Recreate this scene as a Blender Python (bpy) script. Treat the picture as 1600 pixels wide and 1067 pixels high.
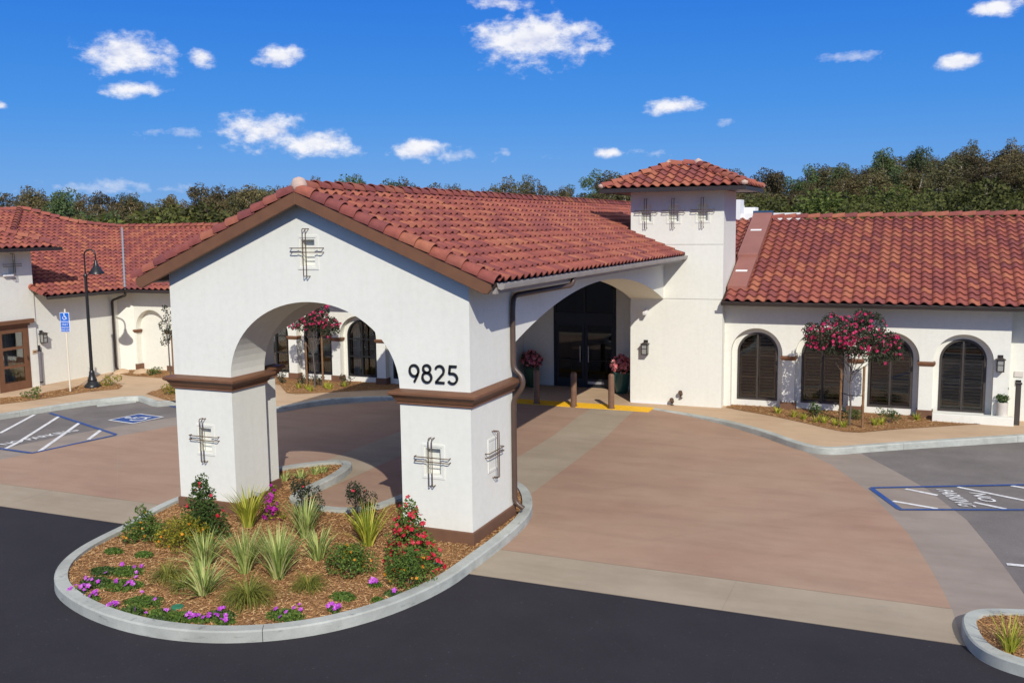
import bpy, bmesh, math, random
import numpy as np
from mathutils import Vector, Matrix
R = math.radians
random.seed(7); rng = np.random.default_rng(11)
for o in list(bpy.data.objects): bpy.data.objects.remove(o, do_unlink=True)
scene = bpy.context.scene
col = scene.collection

# ------------------------------------------------------------------ camera
CAM_H = 5.2
YAW, PIT, ROL, FPX = -4.00822148e-01, 1.21029729e-01, -1.19845952e-02, 1488.94
def cam_basis():
    cy, sy = math.cos(YAW), math.sin(YAW); cp, sp = math.cos(PIT), math.sin(PIT)
    f = Vector((sy*cp, cy*cp, -sp)); rt = Vector((cy, -sy, 0)); up = rt.cross(f)
    cr, sr = math.cos(ROL), math.sin(ROL)
    return cr*rt + sr*up, -sr*rt + cr*up, f
RT, UP, FW = cam_basis()
cd = bpy.data.cameras.new('camera'); cam = bpy.data.objects.new('camera', cd); col.objects.link(cam)
cd.sensor_width = 36.0; cd.lens = 36.0*FPX/1600.0; cd.clip_end = 5000; cd.clip_start = 0.1
m = Matrix((( RT.x, UP.x, -FW.x, 0), (RT.y, UP.y, -FW.y, 0), (RT.z, UP.z, -FW.z, CAM_H), (0, 0, 0, 1)))
cam.matrix_world = m
scene.camera = cam
CP = Vector((0, 0, CAM_H))
def ray(x, y): return FW + RT*((x-800)/FPX) - UP*((y-533.5)/FPX)
def onZ(x, y, z=0.0):
    d = ray(x, y); return CP + d*((z-CP.z)/d.z)
def onY(x, y, v):
    d = ray(x, y); return CP + d*(v/d.y)
def onX(x, y, v):
    d = ray(x, y); return CP + d*(v/d.x)

# ------------------------------------------------------------------ sun, sky
SUN_EL = R(34.0)
sun_to = Vector((0.56*math.cos(SUN_EL), -0.83*math.cos(SUN_EL), math.sin(SUN_EL))).normalized()
sd = bpy.data.lights.new('sun', 'SUN'); sd.energy = 4.0; sd.angle = R(0.5); sd.color = (1.0, 0.955, 0.88)
so = bpy.data.objects.new('sun', sd); col.objects.link(so)
so.rotation_euler = (-sun_to).to_track_quat('-Z', 'Y').to_euler()
so.location = (10, -15, 30)
world = bpy.data.worlds.new('World'); scene.world = world; world.use_nodes = True
W = world.node_tree; W.nodes.clear()
def wn(t, **k):
    n = W.nodes.new(t)
    for a, b in k.items(): setattr(n, a, b)
    return n
def wmath(op, a, b=None, c=None, clamp=False):
    n = wn('ShaderNodeMath', operation=op, use_clamp=clamp)
    for i, v in enumerate((a, b, c)):
        if v is None: continue
        if isinstance(v, (int, float)): n.inputs[i].default_value = v
        else: W.links.new(v, n.inputs[i])
    return n.outputs[0]
sky = wn('ShaderNodeTexSky', sky_type='NISHITA', sun_disc=False)
sky.sun_elevation = SUN_EL; sky.sun_rotation = math.atan2(sun_to.x, sun_to.y)
sky.altitude = 200; sky.air_density = 1.0; sky.dust_density = 0.15; sky.ozone_density = 3.0
hs = wn('ShaderNodeHueSaturation'); hs.inputs['Saturation'].default_value = 1.28; hs.inputs['Hue'].default_value = 0.497
W.links.new(sky.outputs[0], hs.inputs['Color'])
tc = wn('ShaderNodeTexCoord'); sx = wn('ShaderNodeSeparateXYZ'); W.links.new(tc.outputs['Generated'], sx.inputs[0])
az = wmath('MULTIPLY', wmath('ARCTAN2', sx.outputs[0], sx.outputs[1]), 57.29578)
el = wmath('MULTIPLY', wmath('ARCSINE', sx.outputs[2]), 57.29578)
skr = wn('ShaderNodeValToRGB'); W.links.new(sx.outputs[2], skr.inputs[0])
for _e, (_p, _c) in zip([skr.color_ramp.elements[0], skr.color_ramp.elements[1], skr.color_ramp.elements.new(.12), skr.color_ramp.elements.new(.26)], ((0.0, (.17, .46, 1.0)), (1.0, (.03, .17, .66)), (.12, (.055, .33, 1.0)), (.26, (.012, .20, .93)))):
    _e.position = _p; _e.color = (*_c, 1)
skm = wn('ShaderNodeMixRGB', blend_type='MULTIPLY'); skm.inputs[0].default_value = 1; skm.inputs[2].default_value = (9.4, 9.4, 9.4, 1); W.links.new(skr.outputs[0], skm.inputs[1])
skx = wn('ShaderNodeMixRGB'); skx.inputs[0].default_value = 0.87; W.links.new(hs.outputs[0], skx.inputs[1]); W.links.new(skm.outputs[0], skx.inputs[2])
mp = wn('ShaderNodeMapping'); mp.inputs['Scale'].default_value = (1, 1, 1.7); W.links.new(tc.outputs['Generated'], mp.inputs[0])
def wnoise(scale, det, rough):
    n = wn('ShaderNodeTexNoise'); n.inputs['Scale'].default_value = scale; n.inputs['Detail'].default_value = det; n.inputs['Roughness'].default_value = rough
    W.links.new(mp.outputs[0], n.inputs['Vector']); return n.outputs['Fac']
n1 = wnoise(26, 6, 0.62); n2 = wnoise(70, 4, 0.6)
# (azimuth, elevation, half width, half height, weight) in degrees
CLOUDS = [(-44.64,9.35,3.0,1.30,1),(-44.0,7.62,2.1,.62,.95),(-40.35,9.35,1.1,.75,.8),(-36.06,9.6,1.9,.9,.85),(-21.4,10.6,3.9,1.7,1),
 (-23.1,12.6,2.3,.6,.85),(-13.4,6.75,1.75,.6,.95),(-37.4,5.55,2.9,1.3,1),(-34.2,4.85,2.9,.95,.95),(-28.3,4.5,1.95,.72,1),(-17.17,4.2,1.2,.45,.75),
 (1.78,8.3,1.6,.6,.75),(3.6,10.9,2.0,.6,.8),(-50.6,6.5,.7,.4,.7)]
WISPS = [(-46.0,2.4,7.0,.55),(-14.4,4.1,2.2,.5),(-10.4,5.86,.8,.4),(-41.6,5.3,2.4,.5),(-25.5,4.2,3.0,.5),(-20.6,3.9,1.9,.4),(-3.2,8.9,2.6,.5)]
rc = random.Random(5)
for k in range(6):
    a = rc.uniform(12, 300); CLOUDS.append(((a if a < 180 else a-360), rc.uniform(5, 28), rc.uniform(2, 5), rc.uniform(.7, 1.8), 1))
azel = wn('ShaderNodeCombineXYZ'); W.links.new(az, azel.inputs[0]); W.links.new(el, azel.inputs[1])
field = None
for (ua, va, hw, hh, wt) in CLOUDS:
    mc = wn('ShaderNodeMapping', vector_type='TEXTURE'); mc.inputs['Location'].default_value = (ua, va, 0); mc.inputs['Scale'].default_value = (hw*wt, hh*wt, 1)
    W.links.new(azel.outputs[0], mc.inputs[0]); ln_ = wn('ShaderNodeVectorMath', operation='LENGTH'); W.links.new(mc.outputs[0], ln_.inputs[0])
    field = ln_.outputs['Value'] if field is None else wmath('MINIMUM', field, ln_.outputs['Value'])
field = wmath('SUBTRACT', 1.0, field)
mp2 = wn('ShaderNodeMapping'); mp2.inputs['Location'].default_value = (0.004, 0, 0.016); W.links.new(mp.outputs[0], mp2.inputs[0])
n3 = wn('ShaderNodeTexNoise'); n3.inputs['Scale'].default_value = 26; n3.inputs['Detail'].default_value = 3; n3.inputs['Roughness'].default_value = .62; W.links.new(mp2.outputs[0], n3.inputs['Vector'])
shade = wmath('MULTIPLY_ADD', wmath('SUBTRACT', n3.outputs['Fac'], n1), 3.2, 0.28, clamp=True)
fb = wmath('ADD', wmath('MULTIPLY', wmath('SUBTRACT', n1, 0.5), 2.3), wmath('MULTIPLY', wmath('SUBTRACT', n2, 0.5), 0.9))
dens = wmath('ADD', field, fb)
mr = wn('ShaderNodeMapRange', interpolation_type='SMOOTHSTEP'); mr.inputs['From Min'].default_value = -0.02; mr.inputs['From Max'].default_value = 0.85
W.links.new(dens, mr.inputs['Value'])
wf = None
for (ua, va, hw, hh) in WISPS:
    mc = wn('ShaderNodeMapping', vector_type='TEXTURE'); mc.inputs['Location'].default_value = (ua, va, 0); mc.inputs['Scale'].default_value = (hw, hh, 1)
    W.links.new(azel.outputs[0], mc.inputs[0]); ln_ = wn('ShaderNodeVectorMath', operation='LENGTH'); W.links.new(mc.outputs[0], ln_.inputs[0])
    wf = ln_.outputs['Value'] if wf is None else wmath('MINIMUM', wf, ln_.outputs['Value'])
wisp = wmath('MULTIPLY', wmath('ADD', wmath('SUBTRACT', 0.55, wf), wmath('ADD', wmath('MULTIPLY', wmath('SUBTRACT', n1, 0.5), 3.4), wmath('MULTIPLY', wmath('SUBTRACT', n2, 0.5), 2.2)), clamp=True), 0.42)
alpha = wmath('MAXIMUM', wmath('MULTIPLY', mr.outputs[0], 0.97), wisp)
cc = wn('ShaderNodeMixRGB'); cc.inputs[1].default_value = (11.3, 11.3, 11.7, 1); cc.inputs[2].default_value = (8.0, 8.4, 10.3, 1)
W.links.new(shade, cc.inputs[0])
mx = wn('ShaderNodeMixRGB'); W.links.new(alpha, mx.inputs[0]); W.links.new(skx.outputs[0], mx.inputs[1]); W.links.new(cc.outputs[0], mx.inputs[2])
bg = wn('ShaderNodeBackground'); bg.inputs['Strength'].default_value = 0.085
W.links.new(mx.outputs[0], bg.inputs['Color'])
wo = wn('ShaderNodeOutputWorld'); W.links.new(bg.outputs[0], wo.inputs['Surface'])
scene.view_settings.view_transform = 'Standard'; scene.view_settings.look = 'None'
scene.view_settings.exposure = 0.0; scene.view_settings.gamma = 1.0; scene.view_settings.use_curve_mapping = False

# ------------------------------------------------------------------ materials
def ramp_set(r, stops):
    e = r.color_ramp.elements
    while len(e) > 1: e.remove(e[0])
    e[0].position = stops[0][0]; e[0].color = (*stops[0][1], 1)
    for p, c in stops[1:]:
        x = e.new(p); x.color = (*c, 1)
class Mat:
    def __init__(s, name, rough=0.8, spec=0.3, metal=0.0):
        s.m = bpy.data.materials.new(name); s.m.use_nodes = True; s.t = s.m.node_tree; s.b = s.t.nodes['Principled BSDF']
        s.b.inputs['Roughness'].default_value = rough; s.b.inputs['Specular IOR Level'].default_value = spec; s.b.inputs['Metallic'].default_value = metal
    def n(s, t, **k):
        x = s.t.nodes.new(t)
        for a, b in k.items(): setattr(x, a, b)
        return x
    def l(s, a, b): s.t.links.new(a, b)
    def coord(s, which='Object'):
        return s.n('ShaderNodeTexCoord').outputs[which]
    def geo(s): return s.n('ShaderNodeNewGeometry').outputs['Position']
    def noise(s, scale, det=4, rough=0.55, vec=None, stretch=None):
        x = s.n('ShaderNodeTexNoise'); x.inputs['Scale'].default_value = scale; x.inputs['Detail'].default_value = det; x.inputs['Roughness'].default_value = rough
        v = vec or s.geo()
        if stretch:
            mpn = s.n('ShaderNodeMapping'); mpn.inputs['Scale'].default_value = stretch; s.l(v, mpn.inputs[0]); v = mpn.outputs[0]
        s.l(v, x.inputs['Vector']); return x.outputs['Fac']
    def ramp(s, fac, stops):
        r = s.n('ShaderNodeValToRGB'); ramp_set(r, stops); s.l(fac, r.inputs[0]); return r.outputs[0]
    def mix(s, fac, a, b, mode='MIX'):
        x = s.n('ShaderNodeMixRGB', blend_type=mode)
        for i, v in enumerate((fac, a, b)):
            if isinstance(v, (int, float)): x.inputs[i].default_value = v
            elif isinstance(v, tuple): x.inputs[i].default_value = (*v, 1)
            else: s.l(v, x.inputs[i])
        return x.outputs[0]
    def math(s, op, a, b=0.0):
        x = s.n('ShaderNodeMath', operation=op)
        for i, v in enumerate((a, b)):
            if isinstance(v, (int, float)): x.inputs[i].default_value = v
            else: s.l(v, x.inputs[i])
        return x.outputs[0]
    def color(s, c):
        if isinstance(c, tuple): s.b.inputs['Base Color'].default_value = (*c, 1)
        else: s.l(c, s.b.inputs['Base Color'])
    def bump(s, h, strength=0.3, dist=0.01):
        x = s.n('ShaderNodeBump'); x.inputs['Strength'].default_value = strength; x.inputs['Distance'].default_value = dist
        s.l(h, x.inputs['Height']); s.l(x.outputs[0], s.b.inputs['Normal'])
def simple(name, c, rough=0.6, var=0.15, scale=6.0, bump=0.0, spec=0.3, metal=0.0):
    M = Mat(name, rough, spec, metal)
    f = M.noise(scale, 5)
    M.color(M.ramp(f, [(0.25, tuple(v*(1-var) for v in c)), (0.75, tuple(min(1, v*(1+var)) for v in c))]))
    if bump: M.bump(M.noise(scale*12, 3), bump, 0.004)
    return M.m
def make_stucco(name, c):
    M = Mat(name, 0.9, 0.15)
    big = M.noise(0.7, 5, 0.6); fine = M.noise(9, 6, 0.65); streak = M.noise(2.2, 4, 0.6, stretch=(3, 3, 0.25))
    a = M.ramp(big, [(0.3, tuple(v*0.955 for v in c)), (0.7, c)])
    a = M.mix(0.10, a, M.ramp(fine, [(0.3, (0.5, 0.48, 0.44)), (0.6, (1, 1, 1))]), 'MULTIPLY')
    a = M.mix(0.045, a, M.ramp(streak, [(0.36, (0.55, 0.52, 0.46)), (0.5, (1, 1, 1))]), 'MULTIPLY')
    M.color(a); M.bump(M.noise(120, 4, 0.7), 0.35, 0.004)
    return M.m
STUCCO = make_stucco('stucco_white', (0.80, 0.79, 0.69))
BROWN = simple('brown_painted_trim', (0.175, 0.082, 0.043), 0.55, 0.12, 5, 0.15)
BASEBROWN = simple('brown_base_plaster', (0.165, 0.083, 0.048), 0.75, 0.12, 4, 0.25)
DARKMETAL = simple('dark_bronze_metal', (0.035, 0.026, 0.022), 0.4, 0.2, 8, 0, 0.5)
BRONZE = simple('bronze_rod', (0.10, 0.055, 0.030), 0.45, 0.25, 20, 0, 0.5)
PIPE = simple('brown_downspout_metal', (0.085, 0.052, 0.038), 0.4, 0.15, 4, 0, 0.5)
GUTTER = simple('greige_gutter', (0.33, 0.30, 0.27), 0.45, 0.15, 3, 0, 0.4)
BLACK = simple('black_paint', (0.014, 0.014, 0.015), 0.35, 0.3, 7, 0, 0.5)
WHITEP = simple('white_paint', (0.78, 0.77, 0.74), 0.5, 0.04, 3)
CREAMP = simple('cream_post', (0.72, 0.66, 0.52), 0.55, 0.05, 3)
def paint_mat(name, c, wear_to, amt):
    M = Mat(name, 0.7, 0.2)
    w = M.noise(14, 8, 0.75); big = M.noise(1.3, 4)
    M.color(M.mix(M.ramp(M.math('ADD', M.math('MULTIPLY', w, .7), M.math('MULTIPLY', big, .3)), [(0.40, (amt, amt, amt)), (0.54, (0, 0, 0))]), c, wear_to)); M.bump(M.noise(90, 3), .3, .003)
    return M.m
ROADWHITE = paint_mat('road_paint_white', (0.78, 0.77, 0.74), (0.40, 0.38, 0.36), .7)
ROADBLUE = paint_mat('road_paint_blue', (0.022, 0.075, 0.27), (0.10, 0.12, 0.17), .7)
SIGNBLUE = simple('sign_blue', (0.012, 0.13, 0.55), 0.4, 0.08, 3)
YELLOWM = paint_mat('tactile_yellow', (0.85, 0.47, 0.02), (0.45, 0.29, 0.06), .35)
def concrete(name, c, c2, scale=1.2, stain=0.12, speck=140):
    M = Mat(name, 0.85, 0.2)
    a = M.ramp(M.noise(scale, 6, 0.6), [(0.3, c), (0.7, c2)])
    a = M.mix(stain, a, M.ramp(M.noise(0.45, 5, 0.7), [(0.42, (0.45, 0.40, 0.38)), (0.6, (1, 1, 1))]), 'MULTIPLY')
    a = M.mix(0.25, a, M.ramp(M.noise(speck, 3, 0.8), [(0.3, (0.55, 0.52, 0.5)), (0.55, (1, 1, 1))]), 'MULTIPLY')
    streak = M.noise(1.6, 5, 0.6, stretch=(0.35, 1.6, 1))
    a = M.mix(0.16, a, M.ramp(streak, [(0.38, (0.5, 0.48, 0.46)), (0.55, (1, 1, 1))]), 'MULTIPLY')
    M.color(a); M.bump(M.noise(110, 4), 0.25, 0.003)
    return M.m
PINK = concrete('pink_concrete', (0.385, 0.240, 0.165), (0.415, 0.285, 0.195), 0.5, 0.14)
BANDC = concrete('grey_tan_concrete', (0.375, 0.305, 0.215), (0.42, 0.345, 0.25), 0.7, 0.15)
BANDG = concrete('grey_ring_concrete', (0.30, 0.25, 0.205), (0.345, 0.285, 0.235), 0.7, 0.18)
WALK = concrete('tan_sidewalk', (0.55, 0.385, 0.24), (0.60, 0.43, 0.275), 0.8, 0.14)
def kerb_mat():
    m_ = concrete('kerb_concrete', (0.42, 0.44, 0.39), (0.53, 0.545, 0.48), 1.8, 0.30, 60); t = m_.node_tree; b = t.nodes['Principled BSDF']; src = b.inputs['Base Color'].links[0].from_socket
    g = t.nodes.new('ShaderNodeNewGeometry'); mp_ = t.nodes.new('ShaderNodeMapping'); mp_.inputs['Scale'].default_value = (1, 1, 7); t.links.new(g.outputs['Position'], mp_.inputs[0])
    nz = t.nodes.new('ShaderNodeTexNoise'); nz.inputs['Scale'].default_value = 2.6; nz.inputs['Detail'].default_value = 9; nz.inputs['Roughness'].default_value = .72; t.links.new(mp_.outputs[0], nz.inputs['Vector'])
    r = t.nodes.new('ShaderNodeValToRGB'); ramp_set(r, [(0.57, (0, 0, 0)), (0.70, (.75, .75, .75))]); t.links.new(nz.outputs['Fac'], r.inputs[0])
    x = t.nodes.new('ShaderNodeMixRGB'); t.links.new(r.outputs[0], x.inputs[0]); t.links.new(src, x.inputs[1]); x.inputs[2].default_value = (.13, .125, .115, 1); t.links.new(x.outputs[0], b.inputs['Base Color']); return m_
KERB = kerb_mat()
def asphalt(name, c, spk, patch):
    M = Mat(name, 0.85, 0.25)
    a = M.ramp(M.noise(0.5, 5, 0.6), [(0.35, tuple(v*(1-patch) for v in c)), (0.65, tuple(v*(1+patch) for v in c))])
    v = M.n('ShaderNodeTexVoronoi'); v.inputs['Scale'].default_value = 55; M.l(M.geo(), v.inputs['Vector'])
    a = M.mix(0.6, a, M.ramp(v.outputs['Color'], [(0.0, (0.72, 0.72, 0.74)), (0.90, (1.0, 1.0, 1.0)), (0.985, spk)]), 'MULTIPLY')
    a = M.mix(0.35, a, M.ramp(M.noise(1.1, 7, 0.7), [(0.35, (0.72, 0.72, 0.74)), (0.6, (1.08, 1.08, 1.08))]), 'MULTIPLY')
    M.color(a); M.bump(M.noise(160, 3, 0.7), 0.6, 0.004)
    return M.m
ROAD = asphalt('sealed_asphalt', (0.030, 0.027, 0.031), (2.8, 2.8, 2.8), 0.10)
PARKA = asphalt('grey_asphalt', (0.195, 0.172, 0.155), (1.5, 1.5, 1.5), 0.16)
def tile_mat(name, src):
    M = Mat(name, 0.72, 0.25)
    if src == 'obj':
        oi = M.n('ShaderNodeObjectInfo'); f = oi.outputs['Random']
    else:
        at = M.n('ShaderNodeAttribute'); at.attribute_name = 'rnd'; f = at.outputs['Fac']
    patch = M.noise(0.33, 3, 0.5)
    ff = M.math('ADD', M.math('MULTIPLY', f, 0.78), M.math('MULTIPLY', patch, 0.25))
    a = M.ramp(ff, [(0.0, (0.185, 0.056, 0.055)), (0.22, (0.235, 0.070, 0.060)), (0.42, (0.29, 0.083, 0.062)), (0.6, (0.335, 0.100, 0.066)), (0.78, (0.385, 0.138, 0.077)), (0.9, (0.255, 0.073, 0.062))])
    a = M.mix(0.55, a, M.ramp(M.noise(7, 6, 0.7), [(0.3, (0.55, 0.48, 0.50)), (0.6, (1.05, 1.02, 1.0))]), 'MULTIPLY')
    a = M.mix(M.ramp(M.noise(24, 6, 0.75), [(0.60, (0, 0, 0)), (0.72, (0.35, 0.35, 0.35))]), a, (0.42, 0.30, 0.25))
    M.color(a); M.bump(M.noise(70, 4, 0.6), 0.3, 0.004)
    return M.m
TILE_O = tile_mat('terracotta_tile', 'obj'); TILE_S = tile_mat('terracotta_tile_field', 'attr')
DECK = simple('roof_underlay', (0.05, 0.028, 0.022), 0.9, 0.2, 4)
MORTAR = simple('mortar', (0.52, 0.38, 0.31), 0.9, 0.15, 12)
FLASH = simple('terracotta_flashing', (0.30, 0.125, 0.095), 0.5, 0.10, 2)
STEEL = simple('galvanised_flashing', (0.38, 0.38, 0.38), 0.4, 0.15, 4, 0, 0.5, 0.4)
def mulch_mat():
    M = Mat('bark_mulch', 0.95, 0.1)
    v = M.n('ShaderNodeTexVoronoi'); v.inputs['Scale'].default_value = 38; M.l(M.geo(), v.inputs['Vector'])
    M.color(M.mix(0.5, M.ramp(v.outputs['Color'], [(0.1, (0.16, 0.075, 0.03)), (0.5, (0.34, 0.18, 0.075)), (0.9, (0.50, 0.29, 0.13))]), M.ramp(M.noise(1.5, 5), [(0.3, (0.20, 0.10, 0.042)), (0.7, (0.38, 0.205, 0.09))])))
    M.bump(v.outputs['Distance'], 0.9, 0.02); return M.m
MULCH = mulch_mat()
def rnd_mat(name, stops, rough=0.6, trans=0.25, spec=0.25, per_tree=None):
    """colour from the per-face attribute rnd, part of the light passing through"""
    M = Mat(name, rough, spec)
    at = M.n('ShaderNodeAttribute'); at.attribute_name = 'rnd'
    c = M.ramp(at.outputs['Fac'], stops)
    if per_tree:
        oi = M.n('ShaderNodeObjectInfo'); c = M.mix(1.0, c, M.ramp(oi.outputs['Random'], per_tree), 'MULTIPLY')
    M.color(c)
    if trans:
        tr = M.n('ShaderNodeBsdfTranslucent'); M.l(c, tr.inputs['Color']); ms = M.n('ShaderNodeMixShader'); ms.inputs[0].default_value = trans
        M.l(M.b.outputs[0], ms.inputs[1]); M.l(tr.outputs[0], ms.inputs[2]); M.l(ms.outputs[0], M.t.nodes['Material Output'].inputs['Surface'])
    return M.m
CHIP = rnd_mat('bark_chip', [(0, (0.20, 0.095, 0.038)), (0.35, (0.36, 0.19, 0.078)), (0.75, (0.47, 0.265, 0.115)), (1, (0.60, 0.40, 0.20))], 0.9, 0)
L_DARK = rnd_mat('leaf_dark_green', [(0, (0.030, 0.060, 0.015)), (0.5, (0.065, 0.115, 0.025)), (1, (0.13, 0.19, 0.045))])
L_MID = rnd_mat('leaf_mid_green', [(0, (0.045, 0.09, 0.016)), (0.5, (0.095, 0.165, 0.028)), (1, (0.19, 0.26, 0.05))])
L_YEL = rnd_mat('leaf_yellow_green', [(0, (0.09, 0.12, 0.016)), (0.5, (0.22, 0.22, 0.025)), (1, (0.45, 0.34, 0.03))])
L_GREY = rnd_mat('leaf_dark_grey_green', [(0, (0.022, 0.030, 0.016)), (0.5, (0.05, 0.062, 0.032)), (1, (0.09, 0.10, 0.055))])
L_STRAP = rnd_mat('leaf_variegated_strap', [(0, (0.14, 0.21, 0.045)), (0.4, (0.31, 0.40, 0.10)), (0.75, (0.50, 0.54, 0.18)), (1, (0.66, 0.62, 0.28))])
L_STRAPY = rnd_mat('leaf_lime_strap', [(0, (0.18, 0.23, 0.025)), (0.5, (0.40, 0.42, 0.045)), (1, (0.60, 0.54, 0.09))])
L_GRASS = rnd_mat('leaf_fine_grass', [(0, (0.10, 0.125, 0.018)), (0.5, (0.20, 0.22, 0.035)), (1, (0.36, 0.33, 0.07))])
F_RED = rnd_mat('petal_red', [(0, (0.38, 0.006, 0.016)), (0.6, (0.62, 0.015, 0.04)), (1, (0.75, 0.08, 0.12))], 0.5, 0.2)
F_CORAL = rnd_mat('petal_coral', [(0, (0.70, 0.12, 0.16)), (0.6, (0.90, 0.28, 0.30)), (1, (0.95, 0.52, 0.48))], 0.5, 0.2)
F_MAG = rnd_mat('petal_crimson', [(0, (0.36, 0.008, 0.06)), (0.6, (0.58, 0.02, 0.11)), (1, (0.70, 0.10, 0.22))], 0.5, 0.2)
F_PUR = rnd_mat('petal_violet', [(0, (0.36, 0.03, 0.40)), (0.6, (0.55, 0.09, 0.58)), (1, (0.70, 0.25, 0.68))], 0.5, 0.2)
F_BOUG = rnd_mat('petal_purple', [(0, (0.28, 0.0, 0.20)), (0.6, (0.42, 0.01, 0.30)), (1, (0.55, 0.05, 0.40))], 0.5, 0.2)
F_ORA = rnd_mat('petal_orange', [(0, (0.55, 0.16, 0.01)), (0.6, (0.72, 0.27, 0.015)), (1, (0.82, 0.42, 0.03))], 0.5, 0.2)
T_EUC = rnd_mat('eucalyptus_foliage', [(0, (0.062, 0.054, 0.030)), (0.4, (0.112, 0.098, 0.052)), (0.75, (0.165, 0.143, 0.076)), (1, (0.25, 0.205, 0.11))], 0.7, 0.2, per_tree=[(0, (0.55, 0.50, 0.44)), (0.3, (0.85, 0.80, 0.70)), (0.55, (1.15, 1.0, 0.75)), (0.8, (1.0, 1.1, 0.85)), (1, (1.45, 1.35, 1.0))])
T_EUC2 = rnd_mat('bluish_tree_foliage', [(0, (0.05, 0.075, 0.036)), (0.5, (0.095, 0.135, 0.062)), (1, (0.16, 0.20, 0.095))], 0.7, 0.2, per_tree=[(0, (0.55, 0.50, 0.44)), (0.3, (0.85, 0.80, 0.70)), (0.55, (1.15, 1.0, 0.75)), (0.8, (1.0, 1.1, 0.85)), (1, (1.45, 1.35, 1.0))])
T_BUSH = rnd_mat('bright_bush_foliage', [(0, (0.05, 0.062, 0.018)), (0.5, (0.10, 0.12, 0.032)), (1, (0.18, 0.19, 0.055))], 0.7, 0.2, per_tree=[(0, (0.55, 0.50, 0.44)), (0.3, (0.85, 0.80, 0.70)), (0.55, (1.15, 1.0, 0.75)), (0.8, (1.0, 1.1, 0.85)), (1, (1.45, 1.35, 1.0))])
BARK = simple('grey_bark', (0.22, 0.185, 0.15), 0.9, 0.35, 3, 0.4)
BARKP = simple('pale_bark', (0.36, 0.31, 0.25), 0.9, 0.3, 3, 0.3)
TWIG = simple('young_bark', (0.12, 0.10, 0.085), 0.85, 0.3, 12, 0.3)
STAKE = simple('stake_wood', (0.21, 0.115, 0.055), 0.85, 0.35, 9, 0.4)
POTG = simple('green_glazed_pot', (0.045, 0.085, 0.045), 0.25, 0.4, 4, 0, 0.5)
POTW = simple('pale_pot', (0.60, 0.55, 0.48), 0.7, 0.08, 5)
SOIL = simple('soil', (0.05, 0.032, 0.02), 0.95, 0.4, 20, 0.5)
VALVE = simple('green_plastic', (0.03, 0.17, 0.085), 0.5, 0.15, 5)
def bollard_mat():
    M = Mat('brown_bollard_paint', 0.45, 0.4); M.color(M.ramp(M.noise(5, 6), [(0.3, (0.15, 0.08, 0.048)), (0.7, (0.21, 0.118, 0.07))])); return M.m
BOLL = bollard_mat()
def glass_mat(name, tint, refl=1.0):
    M = Mat(name); t = M.t; t.nodes.remove(M.b)
    tr = M.n('ShaderNodeBsdfTransparent'); tr.inputs[0].default_value = (*tint, 1)
    gl = M.n('ShaderNodeBsdfGlossy'); gl.inputs['Roughness'].default_value = 0.015; gl.inputs['Color'].default_value = (refl, refl, refl, 1)
    fr = M.n('ShaderNodeFresnel'); fr.inputs['IOR'].default_value = 1.52
    x = M.n('ShaderNodeMath', operation='MULTIPLY_ADD'); x.inputs[1].default_value = 1.0; x.inputs[2].default_value = 0.0; M.l(fr.outputs[0], x.inputs[0])
    ms = M.n('ShaderNodeMixShader'); M.l(x.outputs[0], ms.inputs[0]); M.l(tr.outputs[0], ms.inputs[1]); M.l(gl.outputs[0], ms.inputs[2])
    M.l(ms.outputs[0], t.nodes['Material Output'].inputs['Surface']); return M.m
GLASS = glass_mat('window_glass', (0.84, 0.86, 0.84))
GLASSD = glass_mat('tinted_door_glass', (0.55, 0.57, 0.54))
LENS = simple('lantern_glass', (0.30, 0.30, 0.27), 0.2, 0.05, 9, 0, 0.5)
SHUT = simple('shutter_wood', (0.44, 0.275, 0.17), 0.5, 0.2, 6, 0.1)
FRAME = simple('dark_window_frame', (0.060, 0.050, 0.042), 0.45, 0.15, 5, 0, 0.4)
FRAMEB = simple('black_window_frame', (0.018, 0.018, 0.019), 0.4, 0.15, 5, 0, 0.4)
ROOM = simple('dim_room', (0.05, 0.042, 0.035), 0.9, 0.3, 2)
ROOMF = simple('lobby_floor', (0.16, 0.12, 0.09), 0.4, 0.2, 2)
SOFA = simple('green_upholstery', (0.03, 0.12, 0.07), 0.8, 0.2, 6)
CURT = simple('pale_curtain', (0.5, 0.5, 0.47), 0.9, 0.1, 3)
def hill_mat():
    M = Mat('dry_hillside', 0.95, 0.1)
    M.color(M.mix(0.5, M.ramp(M.noise(0.12, 6, 0.65), [(0.3, (0.06, 0.065, 0.028)), (0.55, (0.12, 0.10, 0.05)), (0.75, (0.20, 0.155, 0.085))]), M.ramp(M.noise(2.5, 6, 0.7), [(0.3, (0.05, 0.055, 0.022)), (0.7, (0.19, 0.16, 0.08))])))
    M.bump(M.noise(3, 6, .7), 0.8, 0.15); return M.m
HILL = hill_mat()

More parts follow.
